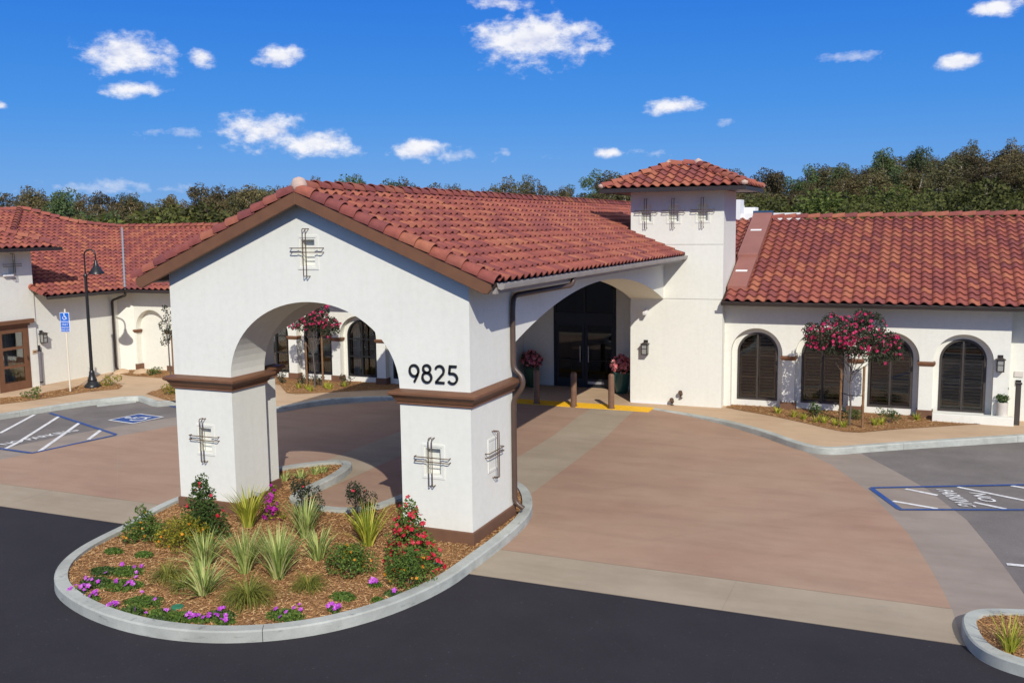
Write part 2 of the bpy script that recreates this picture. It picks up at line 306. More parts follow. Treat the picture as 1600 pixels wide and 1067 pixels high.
# ------------------------------------------------------------------ object helpers
def tag(o, label=None, cat=None, group=None, kind=None):
    if label: o['label'] = label
    if cat: o['category'] = cat
    if group: o['group'] = group
    if kind: o['kind'] = kind
    return o
def thing(name, label, cat, loc=(0, 0, 0), rz=0.0, group=None):
    o = bpy.data.objects.new(name, None); col.objects.link(o); o.empty_display_size = 0.2
    o.location = loc; o.rotation_euler = (0, 0, rz); return tag(o, label, cat, group)
def link(name, me, parent=None, local=True, kind=None):
    """local: mesh coordinates are relative to the parent; otherwise they are world coordinates"""
    o = bpy.data.objects.new(name, me); col.objects.link(o)
    if parent is not None:
        o.parent = parent
        if not local:
            o.matrix_parent_inverse = WORLD_INV.get(parent.name) or Matrix.Identity(4)
    if kind: o['kind'] = kind
    return o
WORLD_INV = {}
def building(name, label, cat, loc, group=None):
    o = thing(name, label, cat, loc, 0, group); WORLD_INV[o.name] = Matrix.Translation(-Vector(loc)); return o
class MB:
    def __init__(s): s.v = []; s.f = []; s.r = []
    def add(s, vs, fs, r=None):
        b = len(s.v); s.v.extend([tuple(v) for v in vs])
        for f in fs: s.f.append(tuple(i+b for i in f)); s.r.append(r if r is not None else 0.5)
        return s
    def box(s, a, b):
        x0, y0, z0 = a; x1, y1, z1 = b
        return s.add([(x0,y0,z0),(x1,y0,z0),(x1,y1,z0),(x0,y1,z0),(x0,y0,z1),(x1,y0,z1),(x1,y1,z1),(x0,y1,z1)],
                     [(0,3,2,1),(4,5,6,7),(0,1,5,4),(1,2,6,5),(2,3,7,6),(3,0,4,7)])
    def obox(s, c, hx, hy, hz, ex, ey, ez):
        c = Vector(c); ex, ey, ez = Vector(ex), Vector(ey), Vector(ez); vs = []
        for k in (-1, 1):
            for (i, j) in ((-1,-1),(1,-1),(1,1),(-1,1)): vs.append(c+ex*hx*i+ey*hy*j+ez*hz*k)
        return s.add(vs, [(0,3,2,1),(4,5,6,7),(0,1,5,4),(1,2,6,5),(2,3,7,6),(3,0,4,7)])
    def prism(s, poly, a, b):
        """poly: 3D points; extruded by vector from a to b offsets"""
        n = len(poly); a = Vector(a); b = Vector(b)
        vs = [Vector(p)+a for p in poly]+[Vector(p)+b for p in poly]
        return s.add(vs, [tuple(range(n))[::-1], tuple(range(n, 2*n))]+[(i, (i+1) % n, n+(i+1) % n, n+i) for i in range(n)])
    def tube(s, pts, r, seg=8, caps=True, r1=None):
        pts = [Vector(p) for p in pts]; n = len(pts); rings = []
        t0 = (pts[1]-pts[0]).normalized(); ref = Vector((0, 0, 1)) if abs(t0.z) < .9 else Vector((1, 0, 0))
        nx = t0.cross(ref).normalized()
        for i, p in enumerate(pts):
            t = ((pts[min(i+1, n-1)]-pts[max(i-1, 0)])).normalized()
            nx = (nx-t*nx.dot(t)).normalized(); ny = t.cross(nx)
            rr = r if r1 is None else r+(r1-r)*i/(n-1)
            rings.append([p+nx*rr*math.cos(2*math.pi*k/seg)+ny*rr*math.sin(2*math.pi*k/seg) for k in range(seg)])
        vs = [q for g in rings for q in g]; fs = []
        for i in range(n-1):
            for k in range(seg): fs.append((i*seg+k, i*seg+(k+1) % seg, (i+1)*seg+(k+1) % seg, (i+1)*seg+k))
        if caps: fs += [tuple(range(seg))[::-1], tuple((n-1)*seg+k for k in range(seg))]
        return s.add(vs, fs)
    def lathe(s, prof, c=(0, 0, 0), seg=24):
        c = Vector(c); vs = []; fs = []; n = len(prof)
        for (r, z) in prof:
            for k in range(seg): vs.append(c+Vector((r*math.cos(2*math.pi*k/seg), r*math.sin(2*math.pi*k/seg), z)))
        for i in range(n-1):
            for k in range(seg): fs.append((i*seg+k, i*seg+(k+1) % seg, (i+1)*seg+(k+1) % seg, (i+1)*seg+k))
        fs += [tuple(range(seg))[::-1], tuple((n-1)*seg+k for k in range(seg))]
        return s.add(vs, fs)
    def rings(s, loops, cap0=True, cap1=True):
        n = len(loops[0]); vs = [p for l in loops for p in l]; fs = []
        for i in range(len(loops)-1):
            for k in range(n): fs.append((i*n+k, i*n+(k+1) % n, (i+1)*n+(k+1) % n, (i+1)*n+k))
        if cap0: fs.append(tuple(range(n))[::-1])
        if cap1: fs.append(tuple((len(loops)-1)*n+k for k in range(n)))
        return s.add(vs, fs)
    def mesh(s, name, mat, smooth=False, rnd=False, fix=True):
        me = bpy.data.meshes.new(name); me.from_pydata(s.v, [], s.f); me.materials.append(mat)
        if fix:
            b = bmesh.new(); b.from_mesh(me); bmesh.ops.recalc_face_normals(b, faces=b.faces); b.to_mesh(me); b.free()
        if rnd:
            at = me.attributes.new('rnd', 'FLOAT', 'FACE'); at.data.foreach_set('value', s.r)
        if smooth:
            me.polygons.foreach_set('use_smooth', [True]*len(me.polygons))
            if smooth != 'all': me.set_sharp_from_angle(angle=R(40))
        me.update(); return me
    def build(s, name, mat, parent=None, local=False, smooth=False, rnd=False, kind=None, fix=True):
        return link(name, s.mesh(name, mat, smooth, rnd, fix), parent, local, kind)
def bevel(o, w=0.012, seg=2):
    md = o.modifiers.new('bevel', 'BEVEL'); md.width = w; md.segments = seg; md.limit_method = 'ANGLE'; md.angle_limit = R(40); return o
def copy_tree(o, parent=None):
    c = o.copy(); col.objects.link(c); c.parent = parent
    for ch in list(o.children): copy_tree(ch, c)
    return c
# 2D polygon tools
def area2(p): return sum(p[i][0]*p[(i+1) % len(p)][1]-p[(i+1) % len(p)][0]*p[i][1] for i in range(len(p)))/2
def offset_poly(p, d):
    """positive d grows the polygon"""
    if area2(p) < 0: p = p[::-1]
    n = len(p); out = []
    for i in range(n):
        a, b, c = Vector(p[i-1]), Vector(p[i]), Vector(p[(i+1) % n])
        e1 = (b-a).normalized(); e2 = (c-b).normalized()
        n1 = Vector((e1.y, -e1.x)); n2 = Vector((e2.y, -e2.x)); k = 1+n1.dot(n2)
        k = max(k, 0.35); q = b+(n1+n2)*(d/k); out.append((q.x, q.y))
    return out
def clip_half(poly, a, b, c):
    """keep a*x+b*y+c >= 0; points may carry more coordinates"""
    out = []; n = len(poly)
    for i in range(n):
        p, q = poly[i], poly[(i+1) % n]; dp = a*p[0]+b*p[1]+c; dq = a*q[0]+b*q[1]+c
        if dp >= 0: out.append(p)
        if (dp >= 0) != (dq >= 0):
            t = dp/(dp-dq); out.append(tuple(p[k]+(q[k]-p[k])*t for k in range(len(p))))
    return out
def inside(p, poly):
    x, y = p[0], p[1]; c = False; n = len(poly)
    for i in range(n):
        x1, y1 = poly[i][0], poly[i][1]; x2, y2 = poly[i-1][0], poly[i-1][1]
        if (y1 > y) != (y2 > y) and x < (x2-x1)*(y-y1)/(y2-y1)+x1: c = not c
    return c
def smooth_poly(pts, it=2, closed=False):
    for _ in range(it):
        q = []; n = len(pts)
        rngi = range(n) if closed else range(n-1)
        if not closed: q.append(pts[0])
        for i in rngi:
            a, b = pts[i], pts[(i+1) % n]
            q.append((a[0]*.75+b[0]*.25, a[1]*.75+b[1]*.25)); q.append((a[0]*.25+b[0]*.75, a[1]*.25+b[1]*.75))
        if not closed: q.append(pts[-1])
        pts = q
    return pts
def arch_pts(cx, half, z0, spring, rise, n=20):
    """arch outline from bottom right, over the crown, to bottom left"""
    p = [(cx+half, z0)]
    for k in range(n+1):
        a = math.pi*k/n; p.append((cx+half*math.cos(a), spring+rise*math.sin(a)))
    p.append((cx-half, z0)); return p
def slab_with_holes(name, outer, holes, to3, n, thick, mat, parent, hole_depth=None, floor=True):
    """outer and holes: 2D loops; to3 maps 2D to a point on the face; n: outward normal. Holes are cut hole_depth deep (None: through)."""
    n = Vector(n); mb = MB()
    b = bmesh.new()
    def loop(p, off):
        vs = [b.verts.new(Vector(to3(*q))-n*off) for q in p]
        return vs, [b.edges.new((vs[i], vs[(i+1) % len(vs)])) for i in range(len(vs))]
    def fill(hs, off):
        vo, es = loop(outer, off); es = list(es); hv = []
        for h in hs:
            v, e = loop(h, off); hv.append(v); es += e
        bmesh.ops.triangle_fill(b, use_beauty=True, use_dissolve=False, edges=es, normal=n)
        return vo, hv
    fo, fh = fill(holes, 0); thr = [h for h, d in zip(holes, hole_depth or [None]*len(holes)) if d is None]
    bo, bh = fill(thr, thick)
    for i in range(len(fo)): b.faces.new((fo[i], fo[(i+1) % len(fo)], bo[(i+1) % len(bo)], bo[i]))
    k = 0
    for hi, h in enumerate(holes):
        d = (hole_depth or [None]*len(holes))[hi]; v = fh[hi]
        if d is None: w = bh[k]; k += 1
        else:
            w, es = loop(h, d)
            if floor: bmesh.ops.triangle_fill(b, use_beauty=True, use_dissolve=False, edges=es, normal=n)
        for i in range(len(v)): b.faces.new((v[i], v[(i+1) % len(v)], w[(i+1) % len(w)], w[i]))
    bmesh.ops.recalc_face_normals(b, faces=b.faces)
    me = bpy.data.meshes.new(name); b.to_mesh(me); b.free(); me.materials.append(mat)
    return link(name, me, parent, False)
def text_mesh(s, size, mat, name, align='CENTER', extrude=0.0, bold=0.0):
    cu = bpy.data.curves.new(name, 'FONT'); cu.body = s; cu.size = size; cu.align_x = align; cu.extrude = extrude; cu.resolution_u = 3; cu.offset = bold
    o = bpy.data.objects.new(name, cu); col.objects.link(o)
    dg = bpy.context.evaluated_depsgraph_get(); me = bpy.data.meshes.new_from_object(o.evaluated_get(dg)); me.name = name
    bpy.data.objects.remove(o); me.materials.clear(); me.materials.append(mat); return me
def ribbon(mb, pts, w, to3, h=0.0, n=None):
    """flat stroke of width w along 2D pts, mapped by to3; h: thickness along n"""
    pts = [Vector(p) for p in pts]; L = []; Rr = []
    for i, p in enumerate(pts):
        t = (pts[min(i+1, len(pts)-1)]-pts[max(i-1, 0)]).normalized(); q = Vector((-t.y, t.x))*(w/2)
        if 0 < i < len(pts)-1:
            t1 = (pts[i]-pts[i-1]).normalized(); q = q/max(0.5, Vector((-t1.y, t1.x)).dot(Vector((-t.y, t.x))))
        L.append(p+q); Rr.append(p-q)
    m = len(pts)
    if not h:
        mb.add([to3(*v) for v in L]+[to3(*v) for v in Rr], [(i, i+1, m+i+1, m+i) for i in range(m-1)]); return
    n = Vector(n)*h; A = [Vector(to3(*v)) for v in L]; B = [Vector(to3(*v)) for v in Rr]
    vs = A+B+[a+n for a in A]+[v+n for v in B]; fs = []
    for i in range(m-1):
        fs += [(2*m+i, 2*m+i+1, 3*m+i+1, 3*m+i), (i, i+1, 2*m+i+1, 2*m+i), (m+i, 3*m+i, 3*m+i+1, m+i+1)]
    fs += [(0, 2*m, 3*m, m), (m-1, 2*m-1, 4*m-1, 3*m-1)]
    mb.add(vs, fs)
def arc(cx, cy, rx, ry, a0, a1, n=18): return [(cx+rx*math.cos(R(a0+(a1-a0)*k/n)), cy+ry*math.sin(R(a0+(a1-a0)*k/n))) for k in range(n+1)]

# ------------------------------------------------------------------ ground
XC = -9.41                                   # axis of symmetry of the entrance
def mir(p): return (2*XC-p[0],)+tuple(p[1:])
def sstep(t): t = max(0.0, min(1.0, t)); return t*t*(3-2*t)
def drive_z(x, y):                            # the drive ramps up to be flush with the walk at the doors
    return 0.138*sstep((y-21.2)/3.2)*sstep((6.4-abs(x-XC))/3.6)
def hill_h(x, y):
    d = max(0.0, y-36.0); right = sstep((x+22)/26.0)
    h = 5.9*sstep(d/42.0)*right + 3.0*sstep(d/75.0)*(1-right) + 4.5*sstep((d-40)/80.0)*right + 1.2*sstep((d-60)/80.0)
    return h+0.35*math.sin(x*.21+y*.13)*sstep(d/30)-0.06
gm = MB(); xs = [-420, -300, -220]+[-160+6*i for i in range(48)]+[140, 190, 260, 380]; ys = [-120, -60, -20, 0, 14, 26, 34]+[38+5*i for i in range(34)]+[220, 280, 380, 520]
vs = [(x, y, hill_h(x, y)) for y in ys for x in xs]; nx_ = len(xs)
gm.add(vs, [(j*nx_+i, j*nx_+i+1, (j+1)*nx_+i+1, (j+1)*nx_+i) for j in range(len(ys)-1) for i in range(nx_-1)])
tag(gm.build('hillside_ground', HILL, smooth='all', fix=False), kind='structure', label='dry brushy ground rising behind the roofs')
def sheet(name, poly, z, mat, label, parent=None, ramp=False, cell=0.5):
    mb = MB()
    if not ramp: mb.add([(x, y, z) for x, y in poly], [tuple(range(len(poly)))])
    else:
        x0, x1 = min(p[0] for p in poly), max(p[0] for p in poly); y0, y1 = min(p[1] for p in poly), max(p[1] for p in poly)
        ysp = [y0]+[y for y in np.arange(21.0, 25.6, 0.4) if y0 < y < y1]+[y1]
        for j in range(len(ysp)-1):
            q = clip_half(clip_half(poly, 0, 1, -ysp[j]), 0, -1, ysp[j+1])
            if len(q) < 3: continue
            if ysp[j+1] <= 21.001: mb.add([(x, y, z) for x, y in q], [tuple(range(len(q)))]); continue
            xx = x0
            while xx < x1:
                c = clip_half(clip_half(q, 1, 0, -xx), -1, 0, xx+.4); xx += .4
                if len(c) >= 3 and abs(area2(c)) > 1e-5: mb.add([(x, y, z+drive_z(x, y)) for x, y in c], [tuple(range(len(c)))])
    o = mb.build(name, mat, parent, local=False)
    if parent is None: tag(o, label, None, None, 'structure')
    return o
EDGE = 12.46                                                    # front edge of the concrete drive
sheet('road', [(-70, -40), (60, -40), (60, EDGE), (-70, EDGE)], 0.0, ROAD, 'dark sealed asphalt road in front of the island')
park = sheet('parking_area', [(-70, EDGE+.001), (60, EDGE+.001), (60, 36), (-70, 36)], 0.0, PARKA, 'weathered grey asphalt of the parking bays')
band_r = [(0.70, EDGE), (1.75, EDGE+.2), (1.70, 13.6), (1.55, 14.64), (1.43, 15.44), (1.28, 16.37), (0.98, 17.96), (0.38, 19.77), (-0.22, 21.0), (-0.99, 22.46), (-1.5, 23.2)]
pink_r = [(0.62, 13.60), (0.55, 14.1), (0.38, 15.12), (0.06, 16.75), (-0.65, 19.15), (-1.5, 21.1), (-2.3, 22.35), (-2.82, 23.03), (-3.6, 23.75), (-4.6, 24.4), (-5.72, 24.92), (-6.9, 25.33)]
band_poly = [(XC, EDGE)]+band_r+[(-4.5, 25.0), (-7, 25.8), (XC, 25.8)]
sheet('concrete_apron', band_poly+[mir(p) for p in band_poly[::-1]][1:-1], 0.002, BANDG, 'greyish concrete band ringing the pink drive', None, True)
# front band of tan concrete, laid as slabs with open joints
front = [(-19.4, EDGE+.004), (0.70, EDGE+.004), (0.62, 13.62), (-19.4, 13.62)]
fb_root = sheet('concrete_border', [(-19.42, EDGE), (0.70, EDGE), (0.62, 13.6), (-19.42, 13.6)], 0.0042, BANDG, 'tan concrete border strip along the asphalt road')
cuts = [-19.4, -15.9, -12.4, -9.4, -6.2, -2.25, 0.70]
for i in range(len(cuts)-1):
    q = clip_half(clip_half(front, 1, 0, -cuts[i]-.003), -1, 0, cuts[i+1]-.003)
    MB().add([(x, y, 0.0065) for x, y in q], [tuple(range(len(q)))]).build('concrete_slab', BANDC, fb_root)
# pink drive in diagonal slabs
pink = [(XC, 13.63)]+[(0.61, 13.63)]+pink_r[1:]+[(XC, 25.4)]
dr = sheet('drive', pink+[mir(p) for p in pink[::-1]][1:-1], 0.0044, BANDC, 'pinkish tan concrete drive through the portico', None, True)
for side in (0, 1):
    half = pink if side == 0 else [mir(p) for p in pink[::-1]]
    sgn = 1 if side == 0 else -1
    # lines x*sgn - y = k
    for k in np.arange(-36, -3 if side == 0 else 12, 2.15):
        kk = k
        q = clip_half(clip_half(half, sgn, -1, -kk-.004), -sgn, 1, kk+2.15-.004)
        if len(q) >= 3 and abs(area2(q)) > .02:
            sheet('drive_slab', q, 0.0062, PINK, '', dr, True)
for s_ in (0, 1):
    strip = [(-8.12, 15.6), (-6.72, 15.6), (-6.80, 20), (-6.92, 25.3), (-8.14, 25.3)]
    if s_: strip = [mir(p) for p in strip[::-1]]
    tag(sheet('threshold_strip', strip, 0.0088, BANDC, 'pale concrete strip across the drive under the %s side arch' % ('left' if s_ else 'right'), None, True), kind='structure')

# terrace sidewalk with kerb
curb_r = [(-6.72, 25.30), (-5.72, 24.90), (-5.0, 24.6), (-4.41, 24.27), (-3.75, 23.78), (-3.13, 23.2), (-2.55, 22.5), (-2.15, 22.16), (-1.8, 22.02), (-1.45, 22.1), (-0.93, 22.55), (0.0, 23.22), (1.2, 24.05), (2.5, 24.93), (4.2, 26.1), (7.5, 28.4)]
curb_l = [(-6.72-2*(-6.72-XC), 25.30), (-13.1, 24.9), (-14.54, 24.42), (-15.3, 24.05), (-15.9, 23.55), (-16.25, 22.8), (-16.4, 22.2), (-16.65, 21.8), (-17.2, 21.62), (-18.2, 21.7), (-19.2, 21.78), (-20.18, 21.85), (-20.51, 21.46), (-20.75, 21.5), (-21.75, 22.0), (-22.15, 21.7), (-22.62, 20.9), (-22.95, 20.0), (-23.2, 19.0), (-23.4, 18.2), (-23.6, 17.0), (-24.0, 14.0), (-24.6, 9.0)]
terr = [(-6.72, 25.30)]+curb_r[1:]+[(7.5, 40), (-34, 40), (-34, 9)]+curb_l[::-1]
inner_r = [(-6.72, 25.45)]; 
def off_line(pts, d):
    out = []
    for i, p in enumerate(pts):
        a = Vector(pts[max(i-1, 0)]); b = Vector(pts[min(i+1, len(pts)-1)]); t = (b-a).normalized(); out.append((p[0]-t.y*d, p[1]+t.x*d))
    return out
ir = off_line(curb_r, 0.16); il = off_line(curb_l, -0.16)
walk_poly = ir+[(7.5, 40), (-34, 40), (-34, 9)]+il[::-1]
ZW = 0.15
wk = MB().prism([(x, y, 0) for x, y in walk_poly], (0, 0, -0.05), (0, 0, ZW)).build('sidewalk', WALK)
tag(wk, 'tan concrete sidewalk around the building', kind='structure')
def kerb_strip(name, outer, inner, label, ztop=ZW):
    """kerb as pieces about 3 m long with joints"""
    root = bpy.data.objects.new(name, None); col.objects.link(root); tag(root, label, None, None, 'structure')
    so_, si_ = [outer[0]], [inner[0]]; acc = 0
    def flush(a, b):
        n = len(a); mb = MB(); loops = []
        for (p, q) in zip(a, b):
            zt = ztop+0.004
            e = Vector((q[0]-p[0], q[1]-p[1])).normalized()*0.02
            loops.append([(p[0], p[1], -0.05), (p[0]+e.x*.3, p[1]+e.y*.3, zt-.02), (p[0]+e.x*1.3, p[1]+e.y*1.3, zt), (q[0], q[1], zt), (q[0], q[1], -0.05)])
        mb.rings(loops); mb.build('kerb_stone', KERB, root, smooth=True)
    for i in range(1, len(outer)):
        d = (Vector(outer[i])-Vector(outer[i-1])).length; so_.append(outer[i]); si_.append(inner[i]); acc += d
        if acc > 2.6 or i == len(outer)-1:
            flush(so_, si_); acc = 0
            t = (Vector(outer[min(i+1, len(outer)-1)])-Vector(outer[i])); t = t.normalized()*0.008 if t.length else t
            so_ = [(outer[i][0]+t.x, outer[i][1]+t.y)]; si_ = [(inner[i][0]+t.x, inner[i][1]+t.y)]
    return root
def dens(pts, it=1): return smooth_poly(pts, it)
cr2 = dens(curb_r, 2); kerb_strip('kerb', cr2, off_line(cr2, 0.165), 'pale concrete kerb curving along the right sidewalk')
cl2 = dens(curb_l[:12], 2)+curb_l[12:]; kerb_strip('kerb', cl2, off_line(cl2, -0.165), 'pale concrete kerb along the left parking bays')
# wheel-stop step seen at the left bay
tag(MB().prism([(p[0], p[1], 0) for p in (onZ(150, 633), onZ(213, 626), onZ(213, 628.5), onZ(152, 635.5))], (0, 0, 0), (0, 0, .03)).build('gutter_pan', KERB), 'pale concrete gutter strip at the head of the left bay', kind='structure')

# tactile yellow strip: one panel per tile
tac = building('tactile_paving', 'yellow tactile warning strip in front of the doors', 'tactile paving', (XC, 25.05, 0.14))
domes = MB()
for i in range(9):
    x0 = XC-2.86+i*0.64
    tile = MB().box((x0, 24.78, 0.10), (x0+.632, 25.40, 0.164)); tile.build('tactile_panel', YELLOWM, tac)
    for a in range(7):
        for b_ in range(7):
            px, py = x0+.045+a*.09, 24.83+b_*.088
            domes.add([(px-.02, py-.02, .164), (px+.02, py-.02, .164), (px+.02, py+.02, .164), (px-.02, py+.02, .164), (px-.01, py-.01, .171), (px+.01, py-.01, .171), (px+.01, py+.01, .171), (px-.01, py+.01, .171)],
                      [(0,1,5,4),(1,2,6,5),(2,3,7,6),(3,0,4,7),(4,5,6,7)])
domes.build('dome', YELLOWM, tac, kind='stuff')

# front island: kerb ring and mulch
isl = [(-7.0, 17.02), (-6.54, 16.34), (-6.12, 15.3), (-6.01, 14.09), (-6.03, 12.65), (-6.05, 11.79), (-6.30, 10.80), (-6.68, 10.08), (-7.13, 9.59), (-7.66, 9.25), (-8.19, 9.05), (-8.84, 8.95), (-9.53, 8.98), (-10.25, 9.13), (-10.96, 9.40), (-11.47, 9.72), (-11.94, 10.23), (-12.25, 10.87), (-12.40, 11.55), (-12.50, 12.3), (-12.78, 13.1), (-12.85, 14.3), (-12.78, 15.4), (-12.5, 16.2), (-12.0, 16.98), (-11.5, 17.36), (-11.12, 17.3), (-10.92, 16.9), (-10.76, 16.2), (-10.72, 15.1), (-10.66, 14.65), (-10.4, 14.40), (-9.84, 14.28), (-9.3, 14.33), (-9.0, 14.7), (-8.9, 15.4), (-8.75, 16.2), (-8.3, 17.0), (-7.6, 17.25)]
isl = smooth_poly(isl, 2, True)
ring_in = offset_poly(isl, -0.19)
kerb_strip('kerb', isl[::-1]+[isl[-1]] if area2(isl) < 0 else isl+[isl[0]], ring_in+[ring_in[0]], 'pale concrete kerb ring around the planted entrance island')
def noise2(x, y): return 0.5*math.sin(x*2.1+1.3*math.sin(y*1.7))+0.5*math.sin(y*2.7+1.1*math.sin(x*1.9))
def mulch_z(x, y): return 0.085+0.010*noise2(x*3, y*3)+0.045*sstep((13.2-y)/1.0)*sstep((y-9.3)/1.5)*sstep((2.9-abs(x-XC))/1.2)
def bed(name, poly, zf, label, chips=0, cell=0.2):
    mb = MB(); x0, x1 = min(p[0] for p in poly), max(p[0] for p in poly); y0, y1 = min(p[1] for p in poly), max(p[1] for p in poly)
    y = y0
    while y < y1:
        row = clip_half(clip_half(poly, 0, 1, -y), 0, -1, y+cell); x = x0
        while x < x1 and len(row) >= 3:
            c = clip_half(clip_half(row, 1, 0, -x), -1, 0, x+cell); x += cell
            if len(c) >= 3 and abs(area2(c)) > 1e-5: mb.add([(a, b, zf(a, b)) for a, b in c], [tuple(range(len(c)))])
        y += cell
    o = tag(mb.build(name, MULCH), label, None, None, 'structure')
    if chips:
        cb = MB(); k = 0
        while k < chips:
            x, y = random.uniform(x0, x1), random.uniform(y0, y1)
            if not inside((x, y), poly): continue
            k += 1; a = random.uniform(0, 6.283); l = random.uniform(.010, .036); w = random.uniform(.002, .0055); z = zf(x, y)+random.uniform(.003, .022); t = random.uniform(-.012, .012)
            ca, sa = math.cos(a), math.sin(a); h = random.uniform(.003, .008)
            P = [(x+ca*l-sa*w, y+sa*l+ca*w, z+t), (x-ca*l-sa*w, y-sa*l+ca*w, z-t), (x-ca*l+sa*w, y-sa*l-ca*w, z-t+h), (x+ca*l+sa*w, y+sa*l-ca*w, z+t+h)]
            cb.add(P, [(0, 1, 2, 3)], random.random())
        c = cb.build('bark_chips', CHIP, None, rnd=True, kind='stuff', fix=False); tag(c, 'scattered bark chips covering the ' + label, 'bark chips')
    return o
bed('mulch_bed', offset_poly(isl, -0.17), mulch_z, 'bark mulch bed of the entrance island', 44000)
flat = lambda x, y: 0.158+0.006*noise2(x*4, y*4)
bed_r = [(-4.68, 26.1), (-4.17, 25.78), (-3.26, 25.28), (-2.39, 24.64), (-1.75, 24.12), (-1.45, 23.95), (-1.07, 24.0), (-0.3, 24.66), (0.6, 25.3), (1.35, 25.82), (2.0, 26.18), (2.0, 26.7), (-4.7, 26.7)]
bed('mulch_bed', bed_r, flat, 'mulch bed below the shuttered windows', 2600)
bed_l = [mir(p) for p in bed_r][::-1]
bed_l = [(-18.9, 25.2) if abs(p[0]+18.52) < .1 else p for p in bed_l]
bed('mulch_bed', bed_l, flat, 'mulch bed below the black framed windows', 1600)
P = lambda x, y, z=ZW: tuple(onZ(x, y, z)[:2])
bed('mulch_bed', [P(0, 622), P(40, 619), P(120, 604), P(150, 597), P(180, 599), P(192, 603), P(185, 608), P(140, 612), P(90, 620), P(40, 627), P(0, 632)], flat, 'narrow mulch strip around the lamp post', 1500)
bed('mulch_bed', [P(180, 583), P(205, 578), P(270, 580), P(270, 592), P(230, 589), P(200, 587)], flat, 'mulch bed under the blind arch', 500)
bed('mulch_bed', [P(228, 615), P(262, 604), P(300, 600), P(300, 628), P(262, 626)], flat, 'small mulch bed at the sidewalk corner', 500)
ir2 = [(0.69, 12.82), (0.72, 13.12), (0.82, 13.3), (1.0, 13.45), (1.47, 13.60), (2.4, 13.75), (4.2, 13.75), (4.2, 11.3), (2.2, 11.55), (1.31, 11.78), (0.95, 11.98), (0.76, 12.3)]
ir2 = smooth_poly(ir2, 2, True); ir2 = ir2 if area2(ir2) > 0 else ir2[::-1]
kerb_strip('kerb', ir2+[ir2[0]], offset_poly(ir2, -.17)+[offset_poly(ir2, -.17)[0]], 'pale concrete kerb of the small corner island')
bed('mulch_bed', offset_poly(ir2, -.15), lambda x, y: .115+.012*noise2(3*x, 3*y), 'mulch bed of the small corner island', 3500)

# painted markings: parts of the parking surface
def mark(name, pts, mat, z, w=None):
    mb = MB()
    if w: ribbon(mb, pts, w, lambda a, b: (a, b, z))
    else: mb.add([(x, y, z) for x, y in pts], [tuple(range(len(pts)))])
    return mb.build(name, mat, park)
ZM = 0.0115
mark('bay_line', [P(78, 645.5, 0), P(181, 679, 0)], ROADBLUE, ZM, .10)
mark('bay_line', [P(181, 680, 0), P(47, 709, 0)], ROADBLUE, ZM+.002, .10)
mark('bay_line', [P(47, 708, 0), P(-60, 693, 0)], ROADBLUE, ZM+.004, .10)
for a, b in (((0, 677), (54, 648)), ((32, 689), (92, 651)), ((5, 703), (33, 689)), ((62, 705), (124, 661)), ((138, 687), (158, 672))):
    mark('hatch_stripe', [P(*a, 0), P(*b, 0)], ROADWHITE, ZM-.003, .10)
mark('bay_line', [P(1361, 763, 0), P(1406, 796, 0)], ROADBLUE, ZM, .11)
mark('bay_line', [P(1404, 796.5, 0), P(1640, 797, 0)], ROADBLUE, ZM+.002, .09)
mark('bay_line', [P(1361, 762.5, 0), P(1640, 757, 0)], ROADBLUE, ZM+.002, .09)
for a, b in (((1395, 783), (1465, 795)), ((1415, 764), (1465, 774)), ((1496, 761), (1610, 784)), ((1522, 785), (1572, 795.5)), ((1580, 759), (1620, 766))):
    mark('hatch_stripe', [P(*a, 0), P(*b, 0)], ROADWHITE, ZM-.003, .09)
mark('bay_line', [P(1573, 882, 0), P(1650, 889, 0)], ROADWHITE, ZM, .10)
mark('bay_line', [P(265, 634.5, 0), P(278, 637, 0)], ROADBLUE, ZM, .10)
def ground_text(s, org, rt, up, length, height, z):
    me = text_mesh(s, 1.0, ROADWHITE, 'painted_word', 'LEFT', 0.0, 0.014); xsv = [v.co.x for v in me.vertices]; ysv = [v.co.y for v in me.vertices]
    sx_ = length/(max(xsv)-min(xsv)); sy_ = height/(max(ysv)-min(ysv)); o_ = Vector((*org, z)); rt = Vector((*rt, 0)).normalized(); up = Vector((*up, 0)).normalized()
    for v in me.vertices: v.co = o_+rt*((v.co.x-min(xsv))*sx_)+up*((v.co.y-min(ysv))*sy_)
    me.name = 'painted_word'; return link('painted_word', me, park, False)
a, b = Vector(P(10, 696, 0)), Vector(P(125, 673, 0))
ground_text('NO PARKING', a, b-a, (-1, 0), (b-a).length, .30, ZM+.003)
a, b = Vector(P(1462, 765, 0)), Vector(P(1499, 791, 0))
ground_text('PARKING', a, b-a, (1, .05), (b-a).length, .30, ZM+.003)
a, b = Vector(P(1513, 770, 0)), Vector(P(1533, 783.5, 0))
ground_text('NO', a, b-a, (1, .05), (b-a).length, .30, ZM+.003)
def isa(mb, to3, s=1.0, h=0, n=None):
    """wheelchair symbol in a unit square centred on 0"""
    rb = lambda p, w: ribbon(mb, [(x*s, y*s) for x, y in p], w*s, to3, h, n)
    mb_c = arc(-.04, .33, .045, .045, 0, 360, 14); rb(mb_c, .09)
    rb([(-.05, .26), (-.02, -.02), (.17, -.02), (.26, -.27), (.33, -.24)], .075)
    rb([(-.03, .13), (.14, .13)], .06)
    rb(arc(-.03, -.14, .22, .22, 140, 345, 24), .07)
isq = [P(180, 655, 0), P(225, 647, 0), P(245, 653.5, 0), P(200, 662, 0)]
ctr = Vector((sum(p[0] for p in isq)/4, sum(p[1] for p in isq)/4)); ur = Vector((.13, .99)).normalized(); uu = Vector((-.99, .13)).normalized()
t3 = lambda z: (lambda a, b: (ctr.x+ur.x*a+uu.x*b, ctr.y+ur.y*a+uu.y*b, z))
